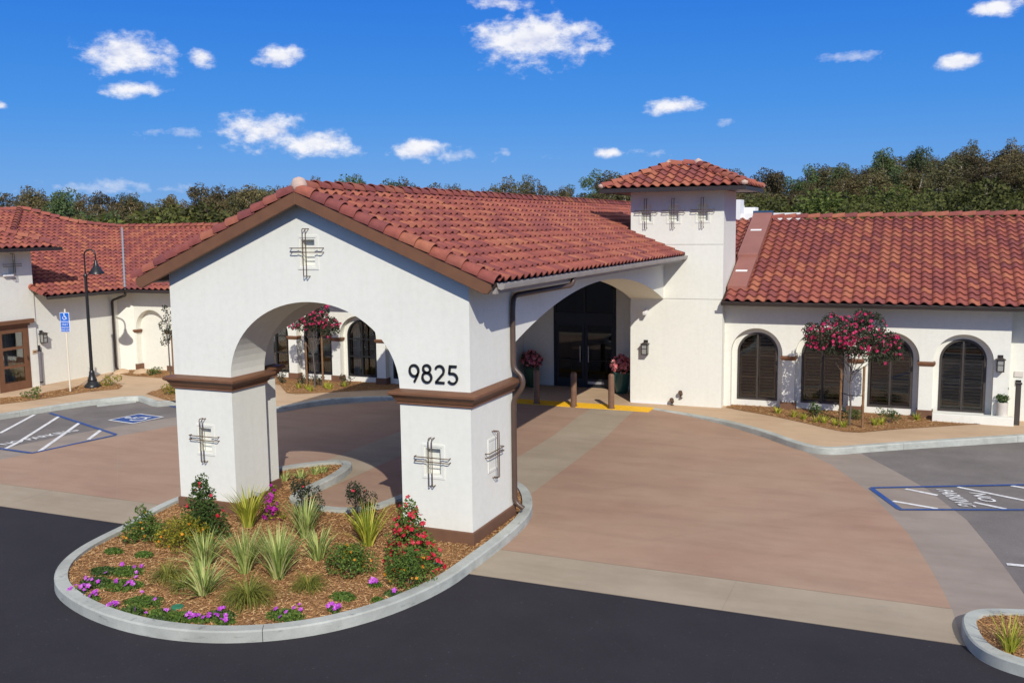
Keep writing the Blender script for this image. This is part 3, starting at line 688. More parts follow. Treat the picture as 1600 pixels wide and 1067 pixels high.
q = .46; mb = MB(); mb.add([t3(ZM)(*p) for p in ((-q-.06, -q-.06), (q+.06, -q-.06), (q+.06, q+.06), (-q-.06, q+.06))], [(0, 1, 2, 3)]); mb.build('symbol_border', ROADWHITE, park)
mb = MB(); mb.add([t3(ZM+.003)(*p) for p in ((-q, -q), (q, -q), (q, q), (-q, q))], [(0, 1, 2, 3)]); mb.build('symbol_field', ROADBLUE, park)
mb = MB(); isa(mb, t3(ZM+.006), .92); mb.build('wheelchair_symbol', ROADWHITE, park)

# ------------------------------------------------------------------ roof tiles
TW, TL, EX = 0.27, 0.36, 0.30
NP = 8
def tile_profile():
    """S profile across the width: barrel then pan"""
    p = []
    for i in range(NP+1):
        t = i/NP
        z = 0.058*math.sin(math.pi*t/.62) if t < .62 else -0.020*math.sin(math.pi*(t-.62)/.38)
        p.append((t*TW*1.03, z))
    return p
def tile_geo():
    pr = tile_profile(); vs = []; lift = 0.050
    for (x, z) in pr: vs.append((x, 0, z+lift))
    for (x, z) in pr: vs.append((x, TL, z+0.004))
    for (x, z) in pr: vs.append((x, 0.004, z+lift-0.022))
    n = NP+1; fs = []
    for i in range(NP):
        fs.append((i, i+1, n+i+1, n+i)); fs.append((i, 2*n+i, 2*n+i+1, i+1))
    fs += [(0, n, 2*n), (NP, 2*n+NP, n+NP)]
    return vs, fs
TV, TF = tile_geo()
def make_tile_mesh():
    me = bpy.data.meshes.new('roof_tile'); me.from_pydata(TV, [], TF); me.materials.append(TILE_O)
    me.polygons.foreach_set('use_smooth', [len(f) == 4 and (max(f) < 2*(NP+1)) for f in TF]); me.update(); return me
TILE_ME = make_tile_mesh()
def roof_field(parent, org, u, v, poly, singles, cx=None, skip=None):
    """tiles on the plane org + a*u + b*v (v up the slope) inside the convex or concave polygon poly (a, b).
    The `singles` tiles nearest the camera become objects of their own, the rest one stuff part."""
    u, v = Vector(u).normalized(), Vector(v).normalized(); n = u.cross(v).normalized(); org = Vector(org)
    a0, a1 = min(p[0] for p in poly), max(p[0] for p in poly); b1 = max(p[1] for p in poly); b0 = min(p[1] for p in poly)
    if area2(poly) < 0: poly = poly[::-1]
    full, cut = [], []
    for j in range(int((b1-b0)/EX)+1):
        for i in range(-1, int((a1-a0)/TW)+1):
            a = a0+i*TW; b = b0+j*EX
            cs = [(a+.01, b+.005), (a+TW-.01, b+.005), (a+TW-.01, b+EX), (a+.01, b+EX)]; k = sum(inside(c, poly) for c in cs)
            if k == 4: full.append((a, b))
            elif k > 0 or inside((a+TW/2, b+EX/2), poly): cut.append((a, b))
    dist = lambda t: (org+u*t[0]+v*t[1]-CP).length
    full.sort(key=dist); sing = full[:singles]; rest = full[singles:]
    for (a, b) in sing:
        o = bpy.data.objects.new('roof_tile', TILE_ME); col.objects.link(o); o.parent = parent
        p = org+u*a+v*b; jit = random.uniform(-.004, .004)
        uu = (u+v*random.uniform(-.008, .008)).normalized(); vv = n.cross(uu)
        o.matrix_basis = Matrix(((uu.x, vv.x, n.x, p.x), (uu.y, vv.y, n.y, p.y), (uu.z, vv.z, n.z, p.z+jit), (0, 0, 0, 1)))
    mb = MB()
    for (a, b) in rest:
        mb.add([org+u*(a+x)+v*(b+y)+n*z for x, y, z in TV], TF, random.random())
    for (a, b) in cut:
        r = random.random()
        for f in TF:
            pl = [(a+TV[i][0], b+TV[i][1], TV[i][2]) for i in f]
            # clip against every edge of the polygon (convex outlines only)
            for k in range(len(poly)):
                p, q_ = poly[k], poly[(k+1) % len(poly)]; ex, ey = q_[0]-p[0], q_[1]-p[1]
                pl = clip_half(pl, -ey, ex, ey*p[0]-ex*p[1])
                if len(pl) < 3: break
            if len(pl) >= 3: mb.add([org+u*x+v*y+n*z for x, y, z in pl], [tuple(range(len(pl)))], r)
    if mb.f:
        o = mb.build('tile_field', TILE_S, parent, rnd=True, kind='stuff', fix=False)
        o.data.polygons.foreach_set('use_smooth', [True]*len(o.data.polygons)); o.data.set_sharp_from_angle(angle=R(35))
def cap_mesh(name, r, length, mat):
    mb = MB(); seg = 10; vs = []
    for (y, s_, zo) in ((0, 1.0, 0.03), (length*1.12, 0.86, 0.0)):
        for k in range(seg+1):
            a = math.pi*k/seg; vs.append((r*s_*math.cos(a), y, r*s_*math.sin(a)*1.0+zo))
    for k in range(seg+1):
        a = math.pi*k/seg; vs.append(((r-.016)*math.cos(a), 0.002, (r-.016)*math.sin(a)+.03))
    n = seg+1; fs = [(k, k+1, n+k+1, n+k) for k in range(seg)]+[(k, 2*n+k, 2*n+k+1, k+1) for k in range(seg)]
    me = bpy.data.meshes.new(name); me.from_pydata(vs, [], [f[::-1] for f in fs]); me.materials.append(mat)
    me.polygons.foreach_set('use_smooth', [True]*len(fs)); me.set_sharp_from_angle(angle=R(40)); return me
CAP_ME = cap_mesh('ridge_tile', 0.13, 0.36, TILE_O); RAKE_ME = cap_mesh('rake_tile', 0.125, 0.30, TILE_O)
def cap_line(parent, a, b, me, step, name, nrm=(0, 0, 1), lift=0.0):
    """overlapping barrel tiles from a (low end) to b"""
    a, b = Vector(a), Vector(b); d = (b-a); L = d.length; d.normalize(); n = Vector(nrm); n = (n-d*n.dot(d)).normalized(); s = d.cross(n)
    k = max(1, int(round(L/step))); st = L/k
    for i in range(k):
        p = a+d*(st*i)+n*lift; o = bpy.data.objects.new(name, me); col.objects.link(o); o.parent = parent; j = random.uniform(-.006, .006)
        o.matrix_basis = Matrix(((s.x, d.x, n.x, p.x), (s.y, d.y, n.y, p.y), (s.z, d.z, n.z, p.z+j), (0, 0, 0, 1)))
PITCH = 0.4167; SL = math.atan(PITCH); CSL, SSL = math.cos(SL), math.sin(SL)

# ------------------------------------------------------------------ ornaments shared by the walls
def cross_grille(parent, c, right, nrm, s=1.0, flat_=False):
    """bronze double-bar cross standing off a wall; c on the wall face"""
    c = Vector(c); r = Vector(right); n = Vector(nrm); up = Vector((0, 0, 1)); mb = MB(); rd = 0.0085
    def P3(a, b, d): return c+r*a*s+up*b*s+n*d
    dd = 0.105
    for x in (-.031, .031):
        mb.tube([P3(x, .395, .0), P3(x, .395, dd*.9), P3(x, .38, dd), P3(x, -.38, dd), P3(x, -.395, dd*.9), P3(x, -.395, 0)], rd, 6)
    dd2 = 0.075
    for z in (.005, .075):
        mb.tube([P3(-.315, z, 0), P3(-.315, z, dd2*.9), P3(-.30, z, dd2), P3(.30, z, dd2), P3(.315, z, dd2*.9), P3(.315, z, 0)], rd, 6)
    return mb.build('cross_grille', BRONZE, parent, smooth=True)
def niche_frame(parent, c, right, nrm, mat=None):
    """stepped plaster surround of the small recess"""
    c = Vector(c); r = Vector(right); n = Vector(nrm); up = Vector((0, 0, 1)); mb = MB()
    for (w0, h0, w1, h1, d) in ((.205, .285, .165, .245, .012),):
        for (x0, x1, z0, z1) in ((-w0, -w1, -h0, h0), (w1, w0, -h0, h0), (-w1, w1, h1, h0), (-w1, w1, -h0, -h1)):
            cc = c+r*((x0+x1)/2)+up*((z0+z1)/2)+n*(d/2); mb.obox(cc, (x1-x0)/2, d/2, (z1-z0)/2, r, n, up)
    return mb.build('niche_surround', mat or STUCCO, parent)
NICHE = lambda cx, cz: [(cx-.135, cz-.215), (cx+.135, cz-.215), (cx+.135, cz+.215), (cx-.135, cz+.215)]
def trim_ring(name, poly, prof, mat, parent, smooth=False):
    loops = []
    for (o_, z) in prof: loops.append([(x, y, z) for x, y in offset_poly(poly, o_)])
    return MB().rings(loops).build(name, mat, parent, smooth=smooth)
LEDGE = [(-.01, 2.335), (.035, 2.335), (.035, 2.375), (.055, 2.385), (.07, 2.42), (.10, 2.465), (.135, 2.485), (.15, 2.50), (.15, 2.535), (.135, 2.55), (-.01, 2.585)]
BASEP = [(.035, -.02), (.035, .285), (.028, .295), (-.01, .297)]

# ------------------------------------------------------------------ portico
Y0, YT = 13.44, 26.0
por = building('entrance_portico', 'white stucco entrance portico with gabled terracotta roof numbered 9825', 'portico', (XC, 19.7, 0))
XR, XL_ = -6.42, -12.40; IN = 0.95; PW = 1.28
outer = [(XL_, 0), (XL_+PW, 0)]
AR = arch_pts(XC, 2.99-PW, 0, 2.57, 1.39, 36)
outer = [(XL_, 0)]+AR[::-1]+[(XR, 0), (XR, 4.46), (XC, 5.705), (XL_, 4.46)]
cw = [(-9.39, 4.79), (-7.11, 1.41), (-11.76, 1.41)]
slab_with_holes('wall', outer, [NICHE(*c) for c in cw], lambda a, b: (a, Y0, b), (0, -1, 0), IN, STUCCO, por, [.12]*3)
for c in cw:
    cross_grille(por, (c[0], Y0, c[1]), (1, 0, 0), (0, -1, 0)); niche_frame(por, (c[0], Y0, c[1]), (1, 0, 0), (0, -1, 0))
ysd0, ysd1, spr = 15.13, YT, 3.12
def seg_arch(y0, y1, z0, z1, n=32):
    h = (y1-y0)/2; rise = z1-z0; rad = (h*h+rise*rise)/(2*rise); cy = (y0+y1)/2; zc = z1-rad
    return [(cy+h*(2*k/n-1), zc+math.sqrt(max(0, rad*rad-(h*(2*k/n-1))**2))) for k in range(n+1)]
side = [(Y0+IN, 0), (ysd0, 0)]+seg_arch(ysd0, ysd1, spr, 3.96)+[(ysd1, 4.46), (Y0+IN, 4.46)]
scr = (14.30, 1.41)
slab_with_holes('wall', side, [], lambda a, b: (XR, a, b), (1, 0, 0), IN, STUCCO, por)
slab_with_holes('wall', side, [], lambda a, b: (XL_, a, b), (-1, 0, 0), IN, STUCCO, por)
# the cross on the flank of the right pillar stands over a raised surround with a set-back panel
cross_grille(por, (XR, 14.27, 1.40), (0, 1, 0), (1, 0, 0)); niche_frame(por, (XR, 14.27, 1.40), (0, 1, 0), (1, 0, 0))
for poly in ([(XR-PW, Y0), (XR, Y0), (XR, ysd0), (XR-IN, ysd0), (XR-IN, Y0+IN), (XR-PW, Y0+IN)], [(XL_, Y0), (XL_+PW, Y0), (XL_+PW, Y0+IN), (XL_+IN, Y0+IN), (XL_+IN, ysd0), (XL_, ysd0)]):
    trim_ring('ledge', poly, LEDGE, BROWN, por, True); trim_ring('base', poly, BASEP, BASEBROWN, por)
MB().box((XL_+IN+.002, Y0+IN+.002, 4.10), (XR-IN-.002, 27.99, 4.2)).build('ceiling', simple('bounce_cut_ceiling', (.16, .10, .065), .8, .2, 3), por)  # unseen ceiling; dark brown chosen to cut bounced light under the portico
# roof
YF, YB = 13.20, 34.0; APEX = 5.80; HALF = 3.52
roof = MB()
for s_ in (1, -1):
    roof.add([(XC, YF+.02, APEX), (XC+s_*HALF, YF+.02, APEX-PITCH*HALF), (XC+s_*HALF, YF+.02, APEX-PITCH*HALF-.07), (XC, YF+.02, APEX-.07)]+[(XC, YB, APEX), (XC+s_*HALF, YB if s_ < 0 else YT, APEX-PITCH*HALF), (XC+s_*HALF, YB if s_ < 0 else YT, APEX-PITCH*HALF-.07), (XC, YB, APEX-.07)],
             [(0, 1, 2, 3), (7, 6, 5, 4), (0, 4, 5, 1), (1, 5, 6, 2), (2, 6, 7, 3)])
roof_o = roof.build('roof', DECK, por)
vlen = HALF/CSL
# right slope up to the tower, then the strip beside the tower
er = (XC+HALF+.05, YF+.02, APEX-PITCH*(HALF+.05)+.012)
def slope_poly(y1, x_in): return None
roof_field(roof_o, er, (0, 1, 0), (-CSL, 0, SSL), [(0.10, 0), (YT-YF-.02, 0), (YT-YF-.02, vlen+.0), (0.10, vlen+.0)], 300)
t0 = (XC+HALF+.05-(-7.37))/CSL
roof_field(roof_o, er, (0, 1, 0), (-CSL, 0, SSL), [(YT-YF-.01, math.ceil((t0+.02)/EX)*EX), (YB-YF, math.ceil((t0+.02)/EX)*EX), (YB-YF, vlen), (YT-YF-.01, vlen)], 0)
elf = (XC-HALF-.05, YB, APEX-PITCH*(HALF+.05)+.012)
roof_field(roof_o, elf, (0, -1, 0), (CSL, 0, SSL), [(0, 0), (YB-YF-.1, 0), (YB-YF-.1, vlen), (0, vlen)], 0)
cap_line(roof_o, (XC, YF+.16, APEX+.045), (XC, YB, APEX+.045), CAP_ME, 0.36, 'ridge_tile')
for s_ in (1, -1):
    cap_line(roof_o, (XC+s_*(HALF+.04), YF+.05, APEX-PITCH*(HALF+.04)+.02), (XC+s_*.05, YF+.05, APEX+.0), RAKE_ME, 0.288, 'rake_tile', (0, -.25, 1))
MB().lathe([(0.0, -.12), (.10, -.11), (.135, -.03), (.135, .03), (.09, .12), (0.0, .15)], (XC, YF+.09, APEX+.09), 16).build('apex_tile', MORTAR, roof_o, smooth='all')
# barge boards with curved tails
for s_ in (1, -1):
    pr = [(0, 5.795), (HALF-.02, 5.795-PITCH*(HALF-.02))]
    tail = [(HALF-.03, 5.70-PITCH*HALF), (HALF-.09, 5.635-PITCH*HALF), (HALF-.16, 5.615-PITCH*(HALF-.06))]
    pts = pr+tail+[(0, 5.585)]
    bo = MB().prism([(XC+s_*x, YF, z) for x, z in pts], (0, -.045, 0), (0, .02, 0)).build('barge_board', BROWN, por); bevel(bo, .006, 1)
# eave gutters and downspout
def gutter(parent, x, y0, y1, z, mat, sgn=1):
    pr = [(0, 0), (.02, -.085), (.07, -.105), (.115, -.09), (.135, -.02), (.135, .0), (.12, .0), (.115, -.02), (.06, -.085), (.015, -.02)]
    return MB().rings([[(x+sgn*a, y, z+b) for a, b in pr] for y in (y0, y1)]).build('gutter', mat, parent, smooth=True)
ze = APEX-PITCH*HALF
gutter(por, XC+HALF+.005, YF+.12, YT-.005, ze-.005, GUTTER); gutter(por, XC-HALF-.005, YF+.12, YT, ze-.005, GUTTER, -1)
MB().box((XC+HALF-.06, YF+.1, ze-.17), (XC+HALF+.001, YT-.004, ze-.072)).build('eave_fascia', GUTTER, por)
def rounded(pts, r=.06, k=3):
    out = [Vector(pts[0])]
    for i in range(1, len(pts)-1):
        a, b, c = Vector(pts[i-1]), Vector(pts[i]), Vector(pts[i+1]); d1 = (a-b); d2 = (c-b); rr = min(r, d1.length*.45, d2.length*.45)
        p, q_ = b+d1.normalized()*rr, b+d2.normalized()*rr
        for j in range(k+1): t = j/k; out.append(p*(1-t)**2+b*2*t*(1-t)+q_*t*t)
    out.append(Vector(pts[-1])); return out
xd = XR+.058
dsp = MB().tube(rounded([(XC+HALF+.07, 16.72, ze-.08), (XC+HALF+.05, 16.66, ze-.24), (xd, 15.12, ze-.33), (xd, 15.06, ze-.55), (xd, 15.06, 2.74), (xd+.17, 15.06, 2.60), (xd+.17, 15.06, 2.42), (xd, 15.06, 2.20), (xd, 15.06, .36), (xd+.16, 15.06, .26)], .10), .046, 10).build('downspout', PIPE, por, smooth=True)
# house number
DIG = {'9': [arc(0, .62, .27, .30, -10, 350, 26), [(.262, .56), (.20, .36), (.0, .0)]],
 '8': [arc(0, .75, .215, .205, -90, 270, 26), arc(0, .285, .27, .265, -90, 270, 26)],
 '2': [arc(0, .70, .245, .245, 165, -20, 18)+[(.20, .52), (-.25, .045)], [(-.265, .045), (.275, .045)]],
 '5': [[(.24, .955), (-.15, .955), (-.205, .55)], [(-.215, .56)]+arc(-.02, .30, .275, .27, 100, -150, 22)]}
for i, ch in enumerate('9825'):
    mb = MB(); cx_ = -7.415+i*.232; hgt = .30
    for st in DIG[ch]: ribbon(mb, [(x*hgt, y*hgt) for x, y in st], .036, lambda a, b, cx_=cx_: (cx_+a, Y0-.006, 2.705+b-.0*cx_), .022, (0, -1, 0))
    o = mb.build('house_number', BLACK, por); o['label'] = 'black numeral %s on the portico front' % ch

# ------------------------------------------------------------------ entrance recess with doors
ent = building('entrance_doors', 'dark framed glass entrance doors with transom inside the portico', 'doors', (XC, 28.0, ZW))
YD = 28.0
slab_with_holes('wall', [(-11.6, 0.0), (-7.2, 0.0), (-7.2, 4.3), (-11.6, 4.3)], [[(-10.43, .10), (-8.39, .10), (-8.39, 3.95), (-10.43, 3.95)]], lambda a, b: (a, YD, b), (0, -1, 0), .25, STUCCO, ent)
def rect_frame(mb, x0, x1, z0, z1, w, y0, y1):
    mb.box((x0, y0, z0), (x0+w, y1, z1)); mb.box((x1-w, y0, z0), (x1, y1, z1)); mb.box((x0+w, y0, z1-w), (x1-w, y1, z1)); mb.box((x0+w, y0, z0), (x1-w, y1, z0+w))
mb = MB(); rect_frame(mb, -10.428, -8.392, .14, 3.94, .06, YD-.02, YD+.12); mb.box((-10.36, YD-.03, 2.18), (-8.46, YD+.1, 2.48)); mb.box((-9.44, YD-.01, 2.48), (-9.38, YD+.1, 3.88)); mb.build('door_frame', FRAMEB, ent)
for (x0, x1) in ((-10.36, -9.415), (-9.405, -8.46)):
    d = MB(); rect_frame(d, x0+.002, x1-.002, .17, 2.178, .085, YD+.01, YD+.06); d.box((x0+.09, YD+.012, .255), (x1-.09, YD+.058, .42)); do = d.build('door', FRAMEB, ent)
    MB().box((x0+.087, YD+.03, .42), (x1-.087, YD+.038, 2.09)).build('pane', GLASSD, do)
    hx = x1-.13 if x0 < -10 else x0+.13
    MB().tube([(hx, YD-.045, .95), (hx, YD-.045, 1.45)], .016, 8).build('pull_handle', STEEL, do)
    MB().tube([(x0+.1, YD-.03, 1.02), (x1-.1, YD-.03, 1.02)], .018, 8).build('push_bar', FRAMEB, do)
for (x0, x1) in ((-10.368, -9.44), (-9.38, -8.452)): MB().box((x0, YD+.03, 2.48), (x1, YD+.038, 3.88)).build('transom_pane', GLASSD, ent)
mb = MB(); mb.box((-11.55, 33.0, .0), (-7.3, 33.1, 4.2)); mb.box((-11.55, 28.26, .0), (-11.45, 33, 4.2)); mb.box((-7.37, 28.26, 0), (-7.3, 33, 4.2)); mb.box((-11.5, 28.26, 4.0), (-7.3, 33.0, 4.1)); mb.build('lobby_wall', simple('lobby_paint', (.34, .30, .25), .8, .1), ent)
MB().box((-11.45, 28.255, .02), (-7.37, 33, .155)).build('lobby_floor', ROOMF, ent)
sf = building('sofa', 'green sofa in the dim lobby behind the glass doors', 'sofa', (-8.9, 30.6, .155))
mb = MB().box((-9.3, 30.3, .16), (-8.2, 31.0, .58)); mb.box((-9.3, 30.85, .58), (-8.2, 31.1, 1.0)); mb.box((-9.4, 30.3, .16), (-9.3, 31.1, .8)); mb.box((-8.2, 30.3, .16), (-8.1, 31.1, .8)); bevel(mb.build('upholstery', SOFA, sf), .04, 2)
tb = building('lobby_desk', 'pale reception desk in the lobby behind the glass doors', 'desk', (-10.1, 31.3, .155))
mb = MB().box((-10.9, 31.0, .16), (-9.6, 31.6, 1.15)); mb.box((-10.95, 30.9, 1.15), (-9.55, 31.7, 1.2)); bevel(mb.build('counter', CURT, tb), .015, 1)
MB().box((-9.31, YD-.004, .26), (-8.78, YD+.012, .34)).build('kick_sign', STEEL, ent)

# ------------------------------------------------------------------ tower
tow = building('entrance_tower', 'square white stucco tower with hipped terracotta roof and three cross grilles', 'tower', (-6.08, 26.9, ZW))
TX0, TX1, TY0, TY1, TZ = -7.37, -4.79, 26.0, 27.85, 6.12
tcs = [(-6.93, 5.48), (-6.16, 5.48), (-5.36, 5.49)]
slab_with_holes('wall', [(TX0, 0), (TX1, 0), (TX1, TZ), (TX0, TZ)], [NICHE(*c) for c in tcs], lambda a, b: (a, TY0, b), (0, -1, 0), .25, STUCCO, tow, [.12]*3)
for c in tcs: cross_grille(tow, (c[0], TY0, c[1]), (1, 0, 0), (0, -1, 0)); niche_frame(tow, (c[0], TY0, c[1]), (1, 0, 0), (0, -1, 0))
MB().box((TX0, TY0+.25, 0), (TX1, TY1, TZ)).build('wall', STUCCO, tow)
for z in (3.13, 4.62): MB().box((TX0 if z > 4 else TX0, TY0-.003, z), (TX1-.002, TY0+.01, z+.012)).build('control_joint', GUTTER, tow)
MB().box((TX0+.02, TY0-.02, .15), (-6.3, TY0+.01, .20)).build('plaster_stop', WHITEP, tow)
ex0, ex1, ey0, ey1, ez = TX0-.66, TX1+.62, TY0-.60, TY1+.60, 6.12
rz_ = PITCH*((ey1-ey0)/2); mid = (ey0+ey1)/2; hy = (ey1-ey0)/2; apz = ez+.04+rz_
deck = MB(); deck.add([(ex0, ey0, ez+.04), (ex1, ey0, ez+.04), (ex1, ey1, ez+.04), (ex0, ey1, ez+.04), (ex0+hy, mid, apz), (ex1-hy, mid, apz), (ex0, ey0, ez-.05), (ex1, ey0, ez-.05), (ex1, ey1, ez-.05), (ex0, ey1, ez-.05)],
    [(0, 1, 5, 4), (1, 2, 5), (2, 3, 4, 5), (3, 0, 4), (0, 6, 7, 1), (1, 7, 8, 2), (2, 8, 9, 3), (3, 9, 6, 0), (6, 9, 8, 7)])
trf = deck.build('roof', DARKMETAL, tow)
hs_ = hy/CSL; wd = ex1-ex0; dp = ey1-ey0
roof_field(trf, (ex0, ey0-.03, ez+.045), (1, 0, 0), (0, CSL, SSL), [(0, 0), (wd, 0), (wd-hy, hs_), (hy, hs_)], 80)
roof_field(trf, (ex1+.03, ey0, ez+.045), (0, 1, 0), (-CSL, 0, SSL), [(0, 0), (dp, 0), (hy, hs_)], 40)
roof_field(trf, (ex1, ey1+.03, ez+.045), (-1, 0, 0), (0, -CSL, SSL), [(0, 0), (wd, 0), (wd-hy, hs_), (hy, hs_)], 0)
roof_field(trf, (ex0-.03, ey1, ez+.045), (0, -1, 0), (CSL, 0, SSL), [(0, 0), (dp, 0), (hy, hs_)], 0)
for (cx_, cy_, tx) in ((ex0, ey0, ex0+hy), (ex1, ey0, ex1-hy), (ex1, ey1, ex1-hy), (ex0, ey1, ex0+hy)):
    cap_line(trf, (cx_, cy_, ez+.07), (tx, mid, apz+.03), RAKE_ME, .33, 'hip_tile')
    MB().lathe([(0, -.05), (.09, -.02), (.10, .05), (0, .10)], (cx_, cy_, ez+.10), 12).build('hip_end', MORTAR, trf, smooth='all')
cap_line(trf, (ex0+hy, mid, apz+.04), (ex1-hy, mid, apz+.04), CAP_ME, .34, 'ridge_tile')
for x in (ex0+hy, ex1-hy): MB().lathe([(0, -.10), (.12, -.04), (.12, .06), (0, .13)], (x, mid, apz+.08), 12).build('apex_mortar', MORTAR, trf, smooth='all')
mb = MB()
for (a, b) in (((ex0-.05, ey0-.06, ez-.07), (ex1+.05, ey0-.005, ez+.035)), ((ex0-.05, ey1+.005, ez-.07), (ex1+.05, ey1+.06, ez+.035)), ((ex0-.05, ey0-.004, ez-.07), (ex0-.002, ey1+.004, ez+.035)), ((ex1+.002, ey0-.004, ez-.07), (ex1+.05, ey1+.004, ez+.035))): mb.box(a, b)
mb.build('gutter', DARKMETAL, tow)

# ------------------------------------------------------------------ wings with arched niches
YW = 26.35; ND = 0.24
NC = [-3.92, -2.21, -0.51, 1.20]
def wing_wall(parent, xs_, y, centers, x0, x1, ztop=3.16, blind=()):
    holes = [arch_pts(c, .69, .05, 1.655, .69, 28) for c in centers]
    dpt = [ND+.001]*len(centers)
    return slab_with_holes('wall', [(x0, 0), (x1, 0), (x1, ztop), (x0, ztop)], holes, lambda a, b: (a, y, b), (0, -1, 0), .30, STUCCO, parent, None)
def niche_panel(parent, c, y, win=True):
    """plate at the back of a niche, with the window opening"""
    op = [arch_pts(c, .545, .33, 1.66, .545, 28)] if win else []
    out_ = arch_pts(c, .72, .04, 1.655, .72, 28)
    return slab_with_holes('niche_panel', out_, op, lambda a, b: (a, y+ND, b), (0, -1, 0), .12, STUCCO, parent)
def arch_frame(mb, c, half, z0, spr_, w, y0, y1, n=28):
    o_ = arch_pts(c, half, z0, spr_, half, n); i_ = arch_pts(c, half-w, z0+w, spr_, half-w, n)
    m_ = len(o_); vs = [(x, y0, z) for x, z in o_]+[(x, y0, z) for x, z in i_]+[(x, y1, z) for x, z in o_]+[(x, y1, z) for x, z in i_]
    fs = []
    for k in range(m_):
        j = (k+1) % m_
        fs += [(k, j, m_+j, m_+k), (2*m_+k, 3*m_+k, 3*m_+j, 2*m_+j), (m_+k, m_+j, 3*m_+j, 3*m_+k), (k, 2*m_+k, 2*m_+j, j)]
    mb.add(vs, fs)
SLAT = None
def arched_window(parent, c, y, shutters, frame_mat):
    yb = y+ND
    mb = MB(); arch_frame(mb, c, .543, .332, 1.66, .055, yb-.015, yb+.09); mb.box((c-.022, yb-.005, .387), (c+.022, yb+.05, 2.145))
    if not shutters:
        for z in (.98, 1.55): mb.box((c-.488, yb+.0, z), (c-.022, yb+.045, z+.035)); mb.box((c+.022, yb+.0, z), (c+.488, yb+.045, z+.035))
    wdw = mb.build('window', frame_mat, parent)
    gp = arch_pts(c, .488, .387, 1.66, .488, 28)
    MB().prism([(x, yb+.05, z) for x, z in gp], (0, 0, 0), (0, .006, 0)).build('pane', GLASS, wdw)
    if shutters:
        for s_ in (-1, 1):
            for k in range(20):
                z = .44+k*.086
                hw = .44
                if z > 1.66: hw = math.sqrt(max(0, .47**2-(z-1.66+.02)**2))-.02
                if hw < .10 or k in (6, 13): continue
                xa, xb = (c-hw, c-.055) if s_ < 0 else (c+.055, c+hw)
                o = MB().obox(((xa+xb)/2, yb+.105, z), (xb-xa)/2, .036, .006, (1, 0, 0), (0, .90, .436), (0, -.436, .90)).build('slat', SHUT, wdw)
            mb = MB(); xa = c+s_*.028; mb.box((min(xa, xa+s_*.03), yb+.07, .39), (max(xa, xa+s_*.03), yb+.13, 2.08)); xb = c+s_*.445; mb.box((min(xb, xb+s_*.035), yb+.07, .39), (max(xb, xb+s_*.035), yb+.13, 1.66))
            for zz in (.40, .44+6*.086-.025, .44+13*.086-.025): mb.box((min(xa+s_*.03, xb), yb+.072, zz), (max(xa+s_*.03, xb), yb+.128, zz+.05))
            mb.build('shutter_frame', SHUT, wdw)
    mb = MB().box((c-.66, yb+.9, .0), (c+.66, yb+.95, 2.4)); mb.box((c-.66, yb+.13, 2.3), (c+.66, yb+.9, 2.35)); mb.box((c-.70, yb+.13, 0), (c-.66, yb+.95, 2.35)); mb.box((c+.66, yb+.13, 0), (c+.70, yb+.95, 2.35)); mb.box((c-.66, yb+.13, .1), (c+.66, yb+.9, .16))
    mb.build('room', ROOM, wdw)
    if not shutters:
        mb = MB()
        for k in range(6): mb.tube([(c-.46+k*.045, yb+.25+.015*(k % 2), .2), (c-.46+k*.045, yb+.25+.015*(k % 2), 2.2)], .024, 8)
        mb.build('curtain', CURT, wdw, smooth=True)
def pilaster_bits(parent, x, y, w=.33):
    mb = MB(); loops = []
    for (o_, z) in ((0, 1.50), (.02, 1.505), (.035, 1.54), (.05, 1.565), (.05, 1.60), (.0, 1.62)):
        loops.append([(x-w/2-o_, y-o_, z), (x+w/2+o_, y-o_, z), (x+w/2+o_, y+ND-.02, z), (x-w/2-o_, y+ND-.02, z)])
    MB().rings(loops).build('capital', BROWN, parent)
    MB().box((x-w/2-.03, y-.03, .0), (x+w/2+.03, y+ND-.01, .36)).build('pilaster_base', BASEBROWN, parent)
def wing_roof(parent, x0, x1, tile_x0, tile_x1, singles, name='roof', valley_left=None, hide=None):
    """front slope eave at Y=25.80, ridge at Y=31"""
    ye, zr0 = 25.80, 3.10; yr = 31.0; zr = zr0+PITCH*(yr-ye)
    d = MB(); d.add([(x0, ye, zr0), (x1, ye, zr0), (x1, yr, zr), (x0, yr, zr), (x1, 2*yr-ye, zr0), (x0, 2*yr-ye, zr0)]+[(x0, ye, zr0-.07), (x1, ye, zr0-.07), (x1, 2*yr-ye, zr0-.07), (x0, 2*yr-ye, zr0-.07)],
        [(0, 1, 2, 3), (3, 2, 4, 5), (0, 6, 7, 1), (4, 8, 9, 5), (1, 7, 8, 4, 2), (0, 3, 5, 9, 6), (6, 9, 8, 7)])
    return d.build(name, DECK, parent), ye, zr0, yr, zr
rw = building('shuttered_wing', 'white stucco wing with arched shuttered windows and terracotta roof', 'building', (-1.0, 27.0, ZW))
wing_wall(rw, 0, YW, NC, TX1+.002, 2.25)
for c in NC: niche_panel(rw, c, YW); arched_window(rw, c, YW, True, FRAME)
for i in range(3): pilaster_bits(rw, (NC[i]+NC[i+1])/2, YW)
MB().box((2.252, YW+.42, 0), (8.0, YW+.7, 3.16)).build('wall', STUCCO, rw); MB().box((2.0, YW+.305, 0), (2.25, YW+.7, 3.16)).build('wall', STUCCO, rw)
MB().box((7.75, YW+.7, 0), (8.0, 35.5, 3.16)).build('wall', STUCCO, rw); MB().box((TX1, 35.4, 0), (7.74, 35.65, 3.16)).build('wall', STUCCO, rw)
rro, ye, zr0, yr, zr = wing_roof(rw, TX1-.0, 8.4, 0, 0, 0)
rlen = (yr-ye)/CSL
